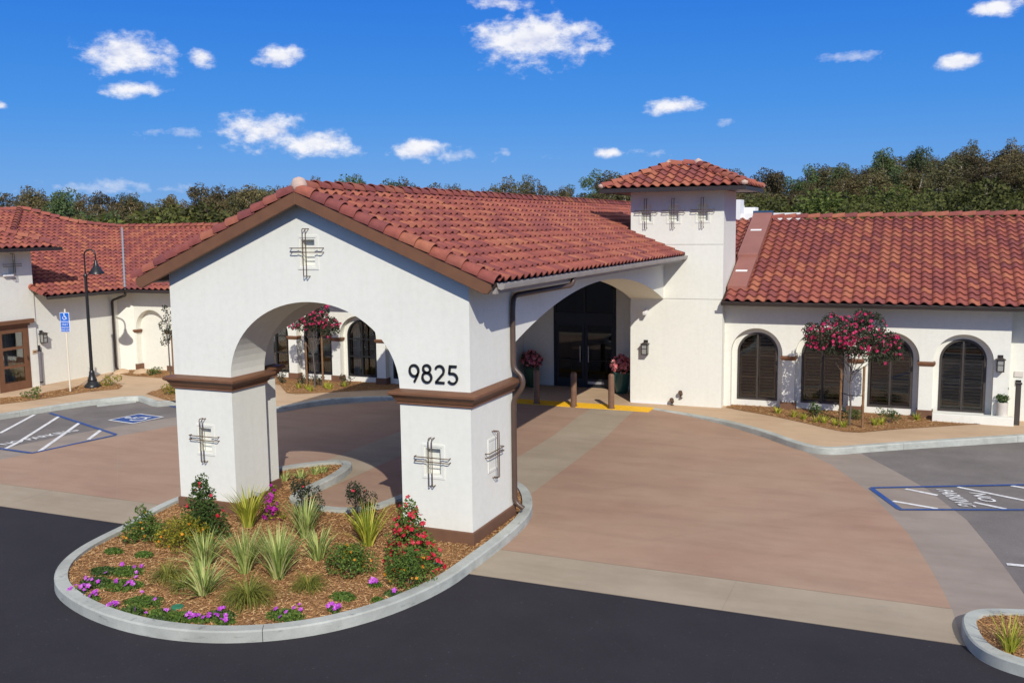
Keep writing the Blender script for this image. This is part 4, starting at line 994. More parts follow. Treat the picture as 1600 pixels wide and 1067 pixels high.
roof_field(rro, (-4.72, ye-.04, zr0+.0), (1, 0, 0), (0, CSL, SSL), [(0, 0), (8.4+4.72, 0), (8.4+4.72, rlen), (0.0, rlen)], 300)
roof_field(rro, (8.4, 2*yr-ye+.04, zr0), (-1, 0, 0), (0, -CSL, SSL), [(0, 0), (13.1, 0), (13.1, rlen), (0, rlen)], 0)
cap_line(rro, (8.4, yr, zr+.05), (-4.2, yr, zr+.05), CAP_ME, .36, 'ridge_tile')
gx = MB(); pr = [(0, 0), (-.02, -.085), (-.07, -.105), (-.115, -.09), (-.13, -.01), (-.115, 0), (-.06, -.08), (-.01, -.02)]
MB().rings([[(x, ye-.01+a, zr0-.0+b) for a, b in pr] for x in (TX1+.01, 8.4)]).build('gutter', DARKMETAL, rw, smooth=True)
# terracotta metal flashing box running up the slope beside the tower
fl = MB()
def sl_pt(x, y, up_): return (x, y, zr0+PITCH*(y-ye)+up_)
fl.rings([[sl_pt(-4.74, y, .02), sl_pt(-4.22, y, .02), sl_pt(-4.22, y, h), sl_pt(-4.74, y, h)] for y, h in ((26.35, .17), (28.1, .17))])
fl.rings([[sl_pt(-4.78, y, .02), sl_pt(-4.20, y, .02), sl_pt(-4.20, y, h), sl_pt(-4.78, y, h)] for y, h in ((28.102, .24), (31.0, .24))])
bevel(fl.build('flashing', FLASH, rw), .012, 1)
MB().box((-4.8, 31.002, zr-.1), (-4.18, 31.06, zr+.30)).build('flashing_cap', simple('blue_grey_metal', (.03, .075, .15), .5, .1), rw)
for y in (27.2, 29.7): MB().obox(sl_pt(-4.5, y, .18 if y < 28 else .25), .16, .05, .006, (1, 0, 0), (0, CSL, SSL), (0, -SSL, CSL)).build('clip', WHITEP, rw)
# roof strip behind the tower, and rooftop plant screens
MB().add([(TX0, TY1, zr0+PITCH*(TY1-ye)), (TX1, TY1, zr0+PITCH*(TY1-ye)), (TX1, yr, zr), (TX0, yr, zr), (TX1, 35, 3.7), (TX0, 35, 3.7)], [(0, 1, 2, 3), (3, 2, 4, 5)]).build('roof_infill', DECK, rro)
roof_field(rro, (TX0, TY1+.01, zr0+PITCH*(TY1-ye)+.01), (1, 0, 0), (0, CSL, SSL), [(0, 0), (TX1-TX0, 0), (TX1-TX0, (yr-TY1)/CSL), (0, (yr-TY1)/CSL)], 0)
scr = building('rooftop_screen', 'white boxy rooftop equipment screens behind the tower', 'screen', (-4.8, 36, 3.3))
for (px0, px1, py0, py1, yy) in ((1149, 1157, 312, 334, 36.0), (1150, 1158, 321, 334, 37), (1157, 1180, 324, 335, 37.6)):
    a_, b_ = onY(px0, py1, yy), onY(px1, py0, yy); MB().box((a_.x, yy, 2.9), (b_.x, yy+.8, b_.z)).build('screen_panel', WHITEP, scr)
a_, b_ = onY(1150, 336, 36.2), onY(1250, 335, 36.2); MB().box((a_.x, 36.2, 3.0), (b_.x, 36.4, a_.z+.05)).build('parapet', WHITEP, scr)
# flat roof block behind the wings
MB().box((-7.3, 35.7, 0), (7.9, 46, 4.6)).build('rear_wall', STUCCO, rw)
# low planter wall, reader post and details at the right end
lw = building('low_wall', 'low white plaster wall ending at the dark reader post', 'wall', (1.6, 26.0, ZW))
bevel(MB().box((0.52, 25.98, .1), (2.36, 26.18, .355)).build('coping_wall', STUCCO, lw), .01, 1)
MB().box((.62, 26.182, .1), (2.36, 26.348, .33)).build('ledge', STUCCO, lw)
vent = MB(); vx = onY(1363, 500, YW)
for k in range(5): vent.box((vx.x-.15, YW-.012, 2.66+k*.03), (vx.x+.15, YW-.002, 2.68+k*.03))
vent.build('wall_vent', DARKMETAL, rw)

# ------------------------------------------------------------------ left wing
lwg = building('black_window_wing', 'white stucco wing with black arched windows seen through the portico', 'building', (-19, 27, ZW))
LC = [2*XC-c for c in NC]; XBL = -26.44
lx0, lx1 = -26.05, 2*XC-TX1-.002
wing_wall(lwg, 0, YW, LC+[-25.28], lx0, lx1)
for c in LC: niche_panel(lwg, c, YW); arched_window(lwg, c, YW, False, FRAMEB)
niche_panel(lwg, -25.28, YW, False)
for i in range(3): pilaster_bits(lwg, (LC[i]+LC[i+1])/2, YW)
pilaster_bits(lwg, LC[0]+.86, YW, .30); pilaster_bits(lwg, LC[3]-.86, YW, .30); pilaster_bits(lwg, -26.02, YW, .16); pilaster_bits(lwg, -24.38, YW, .40)
MB().box((lx1+.001, YT, 0), (XL_+IN, 28.0, 4.4)).build('wall', STUCCO, lwg)
lro, *_ = wing_roof(lwg, -31.0, -11.5, 0, 0, 0)
# front slope, clipped by the valley on the left
roof_field(lro, (-31.0, ye-.04, zr0), (1, 0, 0), (0, CSL, SSL), [(31-25.80, 0), (31-12.9, 0), (31-12.9, rlen), (0.05, rlen)], 150)
roof_field(lro, (-12.9, 2*yr-ye+.04, zr0), (-1, 0, 0), (0, -CSL, SSL), [(0, 0), (18, 0), (18, rlen), (0, rlen)], 0)
cap_line(lro, (-12.5, yr, zr+.05), (-30.9, yr, zr+.05), CAP_ME, .36, 'ridge_tile')
MB().rings([[(x, ye-.01+a, zr0+b) for a, b in pr] for x in (-25.86, -12.9)]).build('gutter', DARKMETAL, lwg, smooth=True)
# metal valley
MB().tube([(-25.80, 25.76, zr0+.06), (-31.0, 31.0, zr+.06)], .055, 6).build('valley_flashing', STEEL, lro)
# side wing running towards the road
swg = building('office_wing', 'white stucco wing with brown glazed door and hipped terracotta roof', 'building', (-27, 23, ZW))
XE = -25.85
slab_with_holes('wall', [(22.46, 0), (26.0, 0), (26.0, 3.16), (22.46, 3.16)], [], lambda a, b: (XBL, a, b), (1, 0, 0), .3, STUCCO, swg)
MB().prism([(XBL, 26.002, 0), (-26.04, YW-.002, 0), (-26.04, YW+.25, 0), (XBL-.25, 26.002, 0)], (0, 0, 0), (0, 0, 3.16)).build('wall', STUCCO, swg)
# office tower block at the left edge with the door
dy0, dy1 = 20.95, 22.13
slab_with_holes('wall', [(17.5, 0), (22.45, 0), (22.45, 4.62), (17.5, 4.62)], [[(dy0, .10), (dy1, .10), (dy1, 2.2), (dy0, 2.2)], NICHE(21.72, 4.10)], lambda a, b: (XBL+.05, a, b), (1, 0, 0), .3, STUCCO, swg, [None, .12])
cross_grille(swg, (XBL+.05, 21.72, 4.10), (0, 1, 0), (1, 0, 0)); niche_frame(swg, (XBL+.05, 21.72, 4.10), (0, 1, 0), (1, 0, 0))
MB().box((-31.5, 22.152, 0), (XBL-.25, 22.45, 4.62)).build('wall', STUCCO, swg); MB().box((-31.5, 17.5, 0), (XBL-.25, 17.75, 4.62)).build('wall', STUCCO, swg); MB().box((-31.8, 17.5, 0), (-31.502, 26, 4.6)).build('wall', STUCCO, swg)
xw = XBL+.05
dm = MB()
def yframe(mb, y0, y1, z0, z1, w, x0, x1):
    mb.box((x0, y0, z0), (x1, y0+w, z1)); mb.box((x0, y1-w, z0), (x1, y1, z1)); mb.box((x0, y0+w, z1-w), (x1, y1-w, z1)); mb.box((x0, y0+w, z0), (x1, y1-w, z0+w))
yframe(dm, dy0+.002, dy1-.002, .13, 2.198, .05, xw-.06, xw+.02); df = dm.build('door_frame', BROWN, swg)
dd = MB(); yframe(dd, dy0+.055, dy1-.055, .165, 2.145, .15, xw-.03, xw+.012)
for z in (.88, 1.46): dd.box((xw-.028, dy0+.205, z), (xw+.01, dy1-.205, z+.09))
dd.box((xw-.028, dy0+.205, .315), (xw+.01, dy1-.205, .42))
ddo = dd.build('door', BROWN, swg); MB().box((xw-.018, dy0+.2, .3), (xw-.010, dy1-.2, 2.0)).build('pane', GLASS, ddo)
MB().tube([(xw+.07, dy1-.13, 1.08), (xw+.07, dy1-.13, 1.22)], .012, 8).build('handle', DARKMETAL, ddo)
bevel(MB().box((xw+.002, dy0-.4, 2.27), (xw+.16, dy1+.16, 2.40)).build('door_header', BROWN, swg), .01, 1)
bevel(MB().box((xw+.001, dy0-.3, 2.20), (xw+.10, dy1+.02, 2.268)).build('door_header', BROWN, swg), .01, 1)
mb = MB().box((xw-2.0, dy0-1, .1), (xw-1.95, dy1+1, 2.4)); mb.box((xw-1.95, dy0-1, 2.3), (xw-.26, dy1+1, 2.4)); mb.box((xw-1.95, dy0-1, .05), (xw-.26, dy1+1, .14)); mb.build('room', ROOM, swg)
mb = MB()
for k in range(9): mb.tube([(xw-.5+.02*(k % 2), dy0+.62+k*.05, .2), (xw-.5+.02*(k % 2), dy0+.62+k*.05, 2.2)], .03, 8)
mb.build('curtain', CURT, swg, smooth=True)
# slope facing the court (plane rising towards -X)
sw_deck = MB(); zB = lambda x: 3.10+PITCH*(XE-x)
sw_deck.add([(XE, 22.42, 3.10), (XE, 25.84, 3.10), (-31.0, 31.0, zB(-31.0)), (-31.6, 29.0, zB(-31.6)), (-32.9, 27.5, zB(-32.9)), (-32.9, 22.42, zB(-32.9))], [(0, 1, 2, 3, 4, 5)])
swr = sw_deck.build('roof', DECK, swg)
L_ = lambda x: (XE+.04-x)/CSL
# u runs towards -Y so that (u, v, n) is right handed: u = -Y, v = (-x, +z)
roof_field(swr, (XE+.04, 31.0, 3.10), (0, 1, 0), (-CSL, 0, SSL), [(22.40-31, 0), (25.80-31, 0), (0, L_(-31.0)), (-3.3, L_(-32.7)), (22.40-31, L_(-32.7))], 150)
cap_line(swr, (-31.05, 31.0, zB(-31)+.06), (-31.45, 29.1, zB(-31.45)+.06), RAKE_ME, .33, 'ridge_tile')
cap_line(swr, (-31.45, 29.1, zB(-31.45)+.06), (-32.85, 27.66, zB(-32.85)+.08), RAKE_ME, .33, 'hip_tile')
cap_line(swr, (-30.2, 24.9, zB(-30.2)+.06), (-32.85, 27.6, zB(-32.85)+.08), RAKE_ME, .33, 'hip_tile')
cap_line(swr, (XE+.05, 22.38, 3.12), (-28.5, 22.38, zB(-28.5)+.03), RAKE_ME, .30, 'rake_tile')
# plane facing the road at the far left, behind the hip
pl_o = Vector((-40, 22.4, 5.98-PITCH*(27.6-22.4)))
MB().add([(-42, 22.4, pl_o.z-.03), (-28.0, 22.4, pl_o.z-.03), (-32.85, 27.6, 5.96), (-42, 27.6, 5.96)], [(0, 1, 2, 3)]).build('roof_infill', DECK, swr)
roof_field(swr, (-42, 22.4, pl_o.z), (1, 0, 0), (0, CSL, SSL), [(0, 0), (14.0, 0), (9.15, 5.2/CSL), (0, 5.2/CSL)], 0)
cap_line(swr, (-42, 27.6, 6.03), (-32.9, 27.6, 6.03), CAP_ME, .36, 'ridge_tile')
gy = [(XE+.0, 0), (XE+.02, -.085), (XE+.07, -.105), (XE+.115, -.09), (XE+.13, -.01), (XE+.115, 0), (XE+.06, -.08), (XE+.01, -.02)]
MB().rings([[(a, y, 3.10+b) for a, b in gy] for y in (22.45, 25.80)]).build('gutter', DARKMETAL, swg, smooth=True)
# hip roof of the office block
hx1, hy1, hz = -25.80, 23.08, 4.66
dk = MB(); dk.add([(hx1, 16.9, hz), (hx1, hy1, hz), (-32.1, hy1, hz), (-32.1, 16.9, hz), (-28.9, 19.98, hz+PITCH*3.1), (hx1, 16.9, hz-.08), (hx1, hy1, hz-.08), (-32.1, hy1, hz-.08), (-32.1, 16.9, hz-.08)], [(0, 1, 4), (1, 2, 4), (2, 3, 4), (3, 0, 4), (0, 5, 6, 1), (1, 6, 7, 2), (5, 8, 7, 6)])
obr = dk.build('roof', DARKMETAL, swg)
roof_field(obr, (hx1+.04, 16.9, hz+.01), (0, 1, 0), (-CSL, 0, SSL), [(0, 0), (6.18, 0), (3.09, 3.14/CSL)], 60)
cap_line(obr, (hx1+.02, hy1+.02, hz+.05), (-28.9, 19.98, hz+PITCH*3.1+.06), RAKE_ME, .33, 'hip_tile')
MB().box((hx1-.0, 16.9, hz-.09), (hx1+.06, hy1+.06, hz+.02)).build('gutter', DARKMETAL, swg)
MB().tube(rounded([(-25.78, 25.74, 3.0), (-25.78, 25.74, 2.9), (XBL+.07, 25.70, 2.72), (XBL+.07, 25.70, .30), (XBL+.16, 25.70, .22)], .08), .045, 8).build('downspout', DARKMETAL, swg, smooth=True)
MB().box((xw+.001, 21.35, 3.80), (xw+.10, 21.70, 3.85)).build('light_bar', WHITEP, swg)

# ------------------------------------------------------------------ small fixtures
def lantern(loc, face, label, group=None, s=1.0):
    """wall lantern; local +y points into the wall"""
    t = thing('wall_lantern', label, 'lantern', loc, face, group)
    mb = MB().box((-.06, -.02, .06), (.06, 0, .26)); mb.box((-.02, -.12, .19), (.02, -.02, .22)); bevel(mb.build('bracket', DARKMETAL, t, True), .004, 1)
    mb = MB(); mb.rings([[(-.11, -.23, .155), (.11, -.23, .155), (.11, -.01, .155), (-.11, -.01, .155)], [(-.11, -.23, .165), (.11, -.23, .165), (.11, -.01, .165), (-.11, -.01, .165)], [(-.05, -.17, .20), (.05, -.17, .20), (.05, -.07, .20), (-.05, -.07, .20)]]); mb.build('roof', DARKMETAL, t, True)
    mb = MB().box((-.068, -.188, -.12), (.068, -.052, .15)); mb.build('glass', LENS, t, True)
    mb = MB()
    for x in (-.075, .075):
        for y in (-.195, -.045): mb.box((x-.009, y-.009, -.13), (x+.009, y+.009, .154))
    mb.box((-.085, -.205, -.145), (.085, -.035, -.125)); mb.box((-.078, -.198, .02), (.078, -.186, .034)); mb.build('cage', DARKMETAL, t, True)
    return t
lantern((-6.92, 26.0-.001, 1.70), 0, 'dark wall lantern on the tower wall right of the doors')
lantern((onY(1563, 566, YW).x, YW-.001, 1.60), 0, 'dark wall lantern between the last shuttered window and the reader post')
lantern((XBL+.001, 22.66, 1.70), R(90), 'dark wall lantern beside the brown glazed door')
sc = thing('security_camera', 'small white security camera high on the tower wall', 'camera', (-6.91, 26.0, 2.80))
MB().lathe([(.05, 0), (.05, .03), (.02, .04)], (0, 0, 0), 14).build('mount', WHITEP, sc, True); sc.children[0].rotation_euler = (R(90), 0, 0)
MB().tube([(0, -.04, 0), (0, -.10, -.03)], .014, 8).build('arm', WHITEP, sc, True); bevel(MB().obox((0, -.15, -.05), .05, .10, .045, (1, 0, 0), (0, .95, .3), (0, -.3, .95)).build('body', WHITEP, sc, True), .012, 2)
for i, (px, py) in enumerate(((1050, 628), (1063.5, 622))):
    q = onY(px, py, 25.9); t = thing('spotlight', 'small bronze spotlight at the foot of the tower', 'spotlight', (q.x, 25.9, q.z if i else .15), 0, 'spotlights at the foot of the tower')
    MB().tube([(0, .05, 0.0), (0, 0.02, .12)], .012, 8).build('stem', BRONZE, t, True); MB().tube([(0, .05, .10), (0, -.06, .18)], .05, 10, True, .06).build('head', BRONZE, t, True)
    MB().lathe([(.05, 0), (.05, .012)], (0, .05, 0.0), 10).build('foot', BRONZE, t, True)
bx = [(-9.81, 24.90), (-8.68, 24.86), (-7.60, 24.90)]
blab = ['brown bollard fully in the shade in front of the olive green flower pot', 'brown bollard standing half in shade before the doors', 'brown bollard in full sun on the yellow strip']
for (x, y), lb in zip(bx, blab):
    t = thing('bollard', lb, 'bollard', (x, y, .165), 0, 'bollards before the doors')
    MB().lathe([(.075, 0), (.085, 0), (.085, .90), (.08, .93), (.06, .955), (.03, .965), (.0, .967)], (0, 0, 0), 24).build('post', BOLL, t, True, smooth=True)
    MB().lathe([(.11, -.02), (.11, .01), (.09, .016)], (0, 0, 0), 24).build('collar', BOLL, t, True)
# reader post
q = onY(1588, 640, 26.2)
t = thing('access_post', 'dark slim access reader post at the end of the low wall', 'post', (q.x+.02, 26.2, .15))
bevel(MB().box((-.06, -.05, 0), (.06, .05, 1.02)).build('post', FRAME, t, True), .01, 1); MB().box((-.075, -.06, 1.02), (.075, .06, 1.06)).build('cap', DARKMETAL, t, True)
q2 = onY(1591, 600, YW+.42)
t = thing('door_control', 'small grey and black wall switch plates above the reader post', 'switch', (q2.x, YW+.418, 1.05))
MB().box((-.10, -.03, .22), (.10, 0, .36)).build('plate', POTW, t, True); MB().box((-.06, -.03, .0), (.06, 0, .14)).build('reader', BLACK, t, True)
# handle/heater tube on the office wall
t = thing('wall_tube', 'slim grey ash tube with black cap mounted beside the brown door', 'tube', (XBL+.0, 22.50, .25))
MB().tube([(.07, 0, .05), (.07, 0, 1.05)], .055, 12).build('tube', simple('zinc_grey', (.16, .15, .16), .5, .1), t, True, smooth=True)
MB().tube([(.07, 0, 1.05), (.07, 0, 1.08)], .065, 12).build('collar', BLACK, t, True); MB().tube([(.07, 0, 1.08), (.07, 0, 1.24)], .035, 10).build('cap', BLACK, t, True); MB().tube([(.07, 0, 0), (.07, 0, .05)], .06, 12).build('foot', BLACK, t, True)
t = thing('door_plaque', 'small tan plaque on the wall beside the brown door', 'plaque', (xw, 22.33, 1.30)); bevel(MB().box((0, -.09, -.06), (.02, .09, .06)).build('plate', WALK, t, True), .005, 1); MB().box((.02, -.06, -.02), (.024, .06, .02)).build('lettering', BRONZE, t, True)
# lamp post
lp = onZ(145, 605, ZW); t = thing('lamp_post', 'tall black lamp post with gooseneck and bell shade on the mulch strip', 'lamp post', (lp.x, lp.y, ZW+.01))
MB().lathe([(.26, 0), (.26, .05), (.235, .09), (.16, .17), (.14, .2), (.15, .24), (.12, .30), (.085, .44), (.09, .48), (.06, .54)], (0, 0, 0), 24).build('base', BLACK, t, True, smooth=True)
MB().tube([(0, 0, .5), (0, 0, 3.55)], .056, 14, True, .046).build('pole', BLACK, t, True, smooth=True)
MB().lathe([(.06, 3.55), (.065, 3.57), (.065, 3.63), (.03, 3.68)], (0, 0, 0), 16).build('collar', BLACK, t, True, smooth=True)
al = Vector((.85, .25, 0)).normalized(); rr = .19; pts = [Vector((0, 0, 3.6)), Vector((0, 0, 4.15))]+[Vector((0, 0, 4.25))+al*(rr-rr*math.cos(R(a)))+Vector((0, 0, rr*math.sin(R(a)))) for a in range(0, 181, 15)]+[al*(2*rr)+Vector((0, 0, 4.08))]
MB().tube(pts, .024, 10).build('gooseneck', BLACK, t, True, smooth=True)
sh = MB().lathe([(.03, 4.10), (.05, 4.06), (.055, 3.98), (.08, 3.94), (.10, 3.88), (.15, 3.83), (.17, 3.78), (.24, 3.70), (.245, 3.66), (.225, 3.66), (.14, 3.78), (.0, 3.85)], al*(2*rr), 24).build('shade', BLACK, t, True, smooth=True)
MB().lathe([(.0, 3.70), (.05, 3.72), (.06, 3.78), (.03, 3.84)], al*(2*rr), 14).build('bulb', LENS, sh, True, smooth='all')
# accessible parking sign
sp = onZ(110, 612, ZW); t = thing('parking_sign', 'blue wheelchair parking sign on a thin cream post', 'sign', (sp.x, sp.y, ZW), R(18))
MB().tube([(0, 0, 0), (0, 0, 2.62)], .025, 10).build('post', CREAMP, t, True, smooth=True)
pan = bevel(MB().box((-.155, -.045, 1.90), (.155, -.032, 2.52)).build('panel', WHITEP, t, True), .01, 1)
MB().box((-.14, -.047, 1.915), (.14, -.0455, 2.505)).build('field', SIGNBLUE, pan, True)
mb = MB(); isa(mb, lambda a, b: (a, -.050, 2.385+b), .24); mb.build('wheelchair_symbol', WHITEP, pan, True)
for s_, z, h_ in (('PARKING', 2.20, .055), ('ONLY', 2.11, .06), ('MINIMUM', 2.025, .045), ('FINE $250', 1.945, .05)):
    me = text_mesh(s_, h_*1.35, WHITEP, 'sign_text')
    for v in me.vertices: v.co = Vector((v.co.x*.95, -.050, z+v.co.y))
    link('sign_text', me, pan, True)

# ------------------------------------------------------------------ vegetation builders (numpy)
def quads_mesh(name, Vq, mat, rnd_, smooth=False):
    """Vq: (n, k, 3) polygons"""
    n, k = Vq.shape[:2]; me = bpy.data.meshes.new(name)
    me.vertices.add(n*k); me.vertices.foreach_set('co', Vq.reshape(-1).astype(np.float32))
    me.loops.add(n*k); me.loops.foreach_set('vertex_index', np.arange(n*k, dtype=np.int32))
    me.polygons.add(n); me.polygons.foreach_set('loop_start', np.arange(0, n*k, k, dtype=np.int32))
    me.update(calc_edges=True); me.materials.append(mat)
    at = me.attributes.new('rnd', 'FLOAT', 'FACE'); at.data.foreach_set('value', rnd_.astype(np.float32)); me.validate(); return me
def unit(v): return v/np.maximum(np.linalg.norm(v, axis=-1, keepdims=True), 1e-9)
def leaf_cloud(C_, out, ln, wd, droop=0.25):
    """one bent rhombus leaf (two triangles fold) per centre"""
    n = len(C_); d = unit(out+rng.normal(0, .6, (n, 3))+np.array([0, 0, -droop])); s = unit(np.cross(d, rng.normal(0, 1, (n, 3)))); nn = np.cross(d, s)
    l = ln*rng.uniform(.6, 1.3, (n, 1)); w = wd*rng.uniform(.7, 1.2, (n, 1))
    return np.stack([C_-d*l*.5, C_+s*w*.5+nn*w*.12, C_+d*l*.5, C_-s*w*.5+nn*w*.12], 1)
def blob_points(n, centers, radii, squash=(1, 1, 1)):
    centers = np.asarray(centers, float); radii = np.asarray(radii, float)
    k = rng.choice(len(centers), n, p=(radii**2)/(radii**2).sum()); d = unit(rng.normal(0, 1, (n, 3)))
    r = radii[k][:, None]*rng.uniform(.45, 1.05, (n, 1))**.6
    return centers[k]+d*r*np.array(squash), d
def flowers(C_, nrm, size, petals=5):
    """five rhombus petals around each centre"""
    n = len(C_); nrm = unit(nrm+rng.normal(0, .35, (n, 3))); a = unit(np.cross(nrm, rng.normal(0, 1, (n, 3)))); b = np.cross(nrm, a); out = []
    sz = size*rng.uniform(.75, 1.2, (n, 1))
    for k in range(petals):
        t = 2*math.pi*k/petals; d = a*math.cos(t)+b*math.sin(t); s = -a*math.sin(t)+b*math.cos(t)
        out.append(np.stack([C_, C_+(d*.55+s*.36)*sz+nrm*sz*.14, C_+d*sz+nrm*sz*.12, C_+(d*.55-s*.36)*sz+nrm*sz*.14], 1))
    return np.concatenate(out, 0)
def blades(n, h, spread, w, curve=0.5, base=.06, nseg=5, hvar=.35):
    """strap leaves fanning out from a base; returns quads and their random tints"""
    az_ = rng.uniform(0, 2*math.pi, n); L = h*(1-hvar*rng.random(n)); th0 = np.abs(rng.normal(0, spread*.55, n))+.04; bend = curve*rng.uniform(.4, 1.3, n)
    dx, dy = np.cos(az_), np.sin(az_); r0 = base*np.sqrt(rng.random(n)); x = r0*dx; y = r0*dy; z = np.zeros(n)-.01; th = th0.copy(); tw = rng.normal(0, .5, n)
    sxv, syv = -np.sin(az_+tw), np.cos(az_+tw); rows = []
    for k in range(nseg+1):
        ww = w*(1-(k/nseg)**2.2)*.5+.0008; rows.append((np.stack([x-sxv*ww, y-syv*ww, z], 1), np.stack([x+sxv*ww, y+syv*ww, z], 1)))
        st = L/nseg; x = x+np.sin(th)*dx*st; y = y+np.sin(th)*dy*st; z = z+np.cos(th)*st; th = th+bend/nseg*(1+k*.25)
    q = np.concatenate([np.stack([rows[k][0], rows[k][1], rows[k+1][1], rows[k+1][0]], 1) for k in range(nseg)], 0)
    return q, np.tile(rng.random(n), nseg)
def fol(t, name, q, mat, r=None): return link(name, quads_mesh(name, q, mat, r if r is not None else rng.random(len(q))), t, True, 'stuff')
def gz(px, py):
    p = onZ(px, py, .14); return Vector((p.x, p.y, mulch_z(p.x, p.y)))

# strap-leaf clumps of the island: (px, py base, height, spread, count)
def strap(px, py, h, sp, n, mat, lb, grp, w=.026, loc=None):
    loc = loc or gz(px, py); t = thing('strap_plant', lb, 'plant', loc, 0, grp); q, r = blades(n, h, sp, w, .55, .07); fol(t, 'foliage', q, mat, r); return t
for (px, py, h, sp, n, lb) in ((383, 893, .80, .42, 150, 'upright variegated strap-leaf clump next to the tallest one'), (435, 903, .88, .52, 190, 'tallest variegated strap-leaf clump in the middle of the island'), (320, 884, .66, .55, 120, 'variegated strap-leaf clump in front of the yellowing shrub'),
    (318, 926, .64, .9, 115, 'widely splayed variegated strap-leaf clump between olive grass tufts'), (478, 838, .80, .45, 130, 'variegated strap-leaf clump in front of the dark shrub near the left pillar'), (497, 874, .60, .65, 100, 'short variegated strap-leaf clump beside the rounded green and gold shrub')):
    strap(px, py, h, sp, n, L_STRAP, lb, 'variegated strap plants of the island', .022)
strap(388, 820, .84, .45, 100, L_STRAPY, 'yellow-green strap-leaf clump against the left pillar base', 'lime strap plants of the island', .026)
strap(575, 850, .80, .52, 100, L_STRAPY, 'yellow-green strap-leaf clump beside the red flowering climber', 'lime strap plants of the island', .026)
for (px, py, h) in ((443, 748, .30), (470, 744, .28), (492, 736, .26), (505, 734, .22)): strap(px, py, h, .9, 36, L_STRAP, 'small striped strap plant on the tongue behind the left pillar', 'small strap plants behind the left pillar', .022)
for (px, py, h, n, lb) in ((262, 902, .46, 300, 'olive grass tuft beside the yellowing shrub'), (285, 915, .40, 220, 'small olive grass tuft touching the widely splayed strap clump'), (388, 937, .62, 620, 'largest olive grass tuft in front of the upright strap clump'), (482, 918, .42, 330, 'round olive grass tuft between the tallest strap clump and the rounded shrub')):
    loc = gz(px, py); t = thing('grass_tuft', lb, 'grass', loc, 0, 'olive grass tufts of the island'); q, r = blades(n, h, 1.0, .0055, 2.1, .06, 7); fol(t, 'foliage', q, L_GRASS, r)
t = strap(1577, 1015, .48, .55, 60, L_STRAPY, 'green strap-leaf clump in the small corner island', None, .016, Vector((*P(1577, 1015, .13), .12)))
for i_, (px, py) in enumerate(((1545, 985), (1530, 980))):
    pass
# climbers and shrubs
def shrub(name, px, py, blobs, nleaf, leaf, mat, lb, cat='shrub', fl=None, grp=None, loc=None, stems=5, extra=None):
    """blobs: list of (dx, dy, z, r); fl: list of (material, count, size, name)"""
    loc = loc or gz(px, py); t = thing(name, lb, cat, loc, 0, grp)
    c = [(b[0], b[1], b[2]) for b in blobs]; r = [b[3] for b in blobs]
    pts, d = blob_points(nleaf, c, r); pts[:, 2] = np.maximum(pts[:, 2], .015); q = leaf_cloud(pts, d, leaf, leaf*.55); fol(t, 'foliage', q, mat)
    mb = MB()
    for b in random.sample(blobs, min(stems, len(blobs))):
        mb.tube([(random.uniform(-.03, .03), random.uniform(-.03, .03), -.01), (b[0]*.4, b[1]*.4, b[2]*.55), (b[0], b[1], b[2])], .007, 5, True, .003)
    mb.build('stem', TWIG, t, True)
    for (fm, n, size, fname) in (fl or []):
        p2, d2 = blob_points(n, c, np.array(r)*1.06); k = d2[:, 1] < .55; p2, d2 = p2[k], d2[k]; p2[:, 2] = np.maximum(p2[:, 2], .03)
        fol(t, fname, flowers(p2, d2+np.array([.2, -.4, .35]), size), fm)
    return t
cone = lambda h, r, n: [(math.cos(k*2.4)*r*(1-k/n)*.42, math.sin(k*2.4)*r*(1-k/n)*.42, h*(k+.5)/n, r*(1-.66*k/n)*.66) for k in range(n)]
shrub('flowering_climber', 318, 838, cone(1.0, .46, 12), 3400, .058, L_DARK, 'green climber with few red flowers against the left pillar', 'climber', [(F_RED, 34, .036, 'blossom')])
shrub('flowering_climber', 640, 880, cone(.98, .50, 12), 3200, .058, L_MID, 'climber covered in red flowers against the right pillar', 'climber', [(F_RED, 300, .042, 'blossom')])
shrub('flowering_climber', 425, 808, [(-.05, 0, .12, .13), (0.02, 0, .28, .12), (.0, .0, .45, .09), (.05, 0, .58, .07), (-.18, -.02, .22, .08), (.22, .0, .12, .07)], 480, .05, L_YEL, 'thin yellowing climber with purple flowers by the left pillar', 'climber', [(F_BOUG, 40, .05, 'blossom')])
lan = lambda rr, hh, n: [(math.cos(k*2.4)*rr*.75*math.sqrt((k+.5)/n), math.sin(k*2.4)*rr*.6*math.sqrt((k+.5)/n), hh*(.85-.55*(k/n))*random.uniform(.8, 1.1), rr*random.uniform(.32, .44)) for k in range(n)]
shrub('lantana_shrub', 228, 842, lan(.44, .34, 10)+[(.02, .05, .40, .12), (-.08, 0, .52, .09)], 2200, .045, L_MID, 'low green shrub with orange flowers at the left kerb', 'shrub', [(F_ORA, 22, .026, 'blossom')])
shrub('lantana_shrub', 290, 852, lan(.50, .38, 13), 2800, .042, L_YEL, 'yellowing shrub in front of the green climber', 'shrub', [(F_ORA, 40, .026, 'blossom')])
shrub('lantana_shrub', 546, 892, lan(.42, .38, 11), 2300, .042, L_MID, 'rounded green and gold shrub in mid island', 'shrub', [(F_ORA, 14, .022, 'blossom')])
shrub('lantana_shrub', 546, 890, lan(.22, .40, 4), 420, .040, L_YEL, 'gold leafed sprigs topping the rounded shrub in mid island', 'shrub')
shrub('lantana_shrub', 640, 905, lan(.40, .42, 11), 2400, .042, L_MID, 'low green shrub with orange flowers below the red climber', 'shrub', [(F_ORA, 34, .028, 'blossom')])
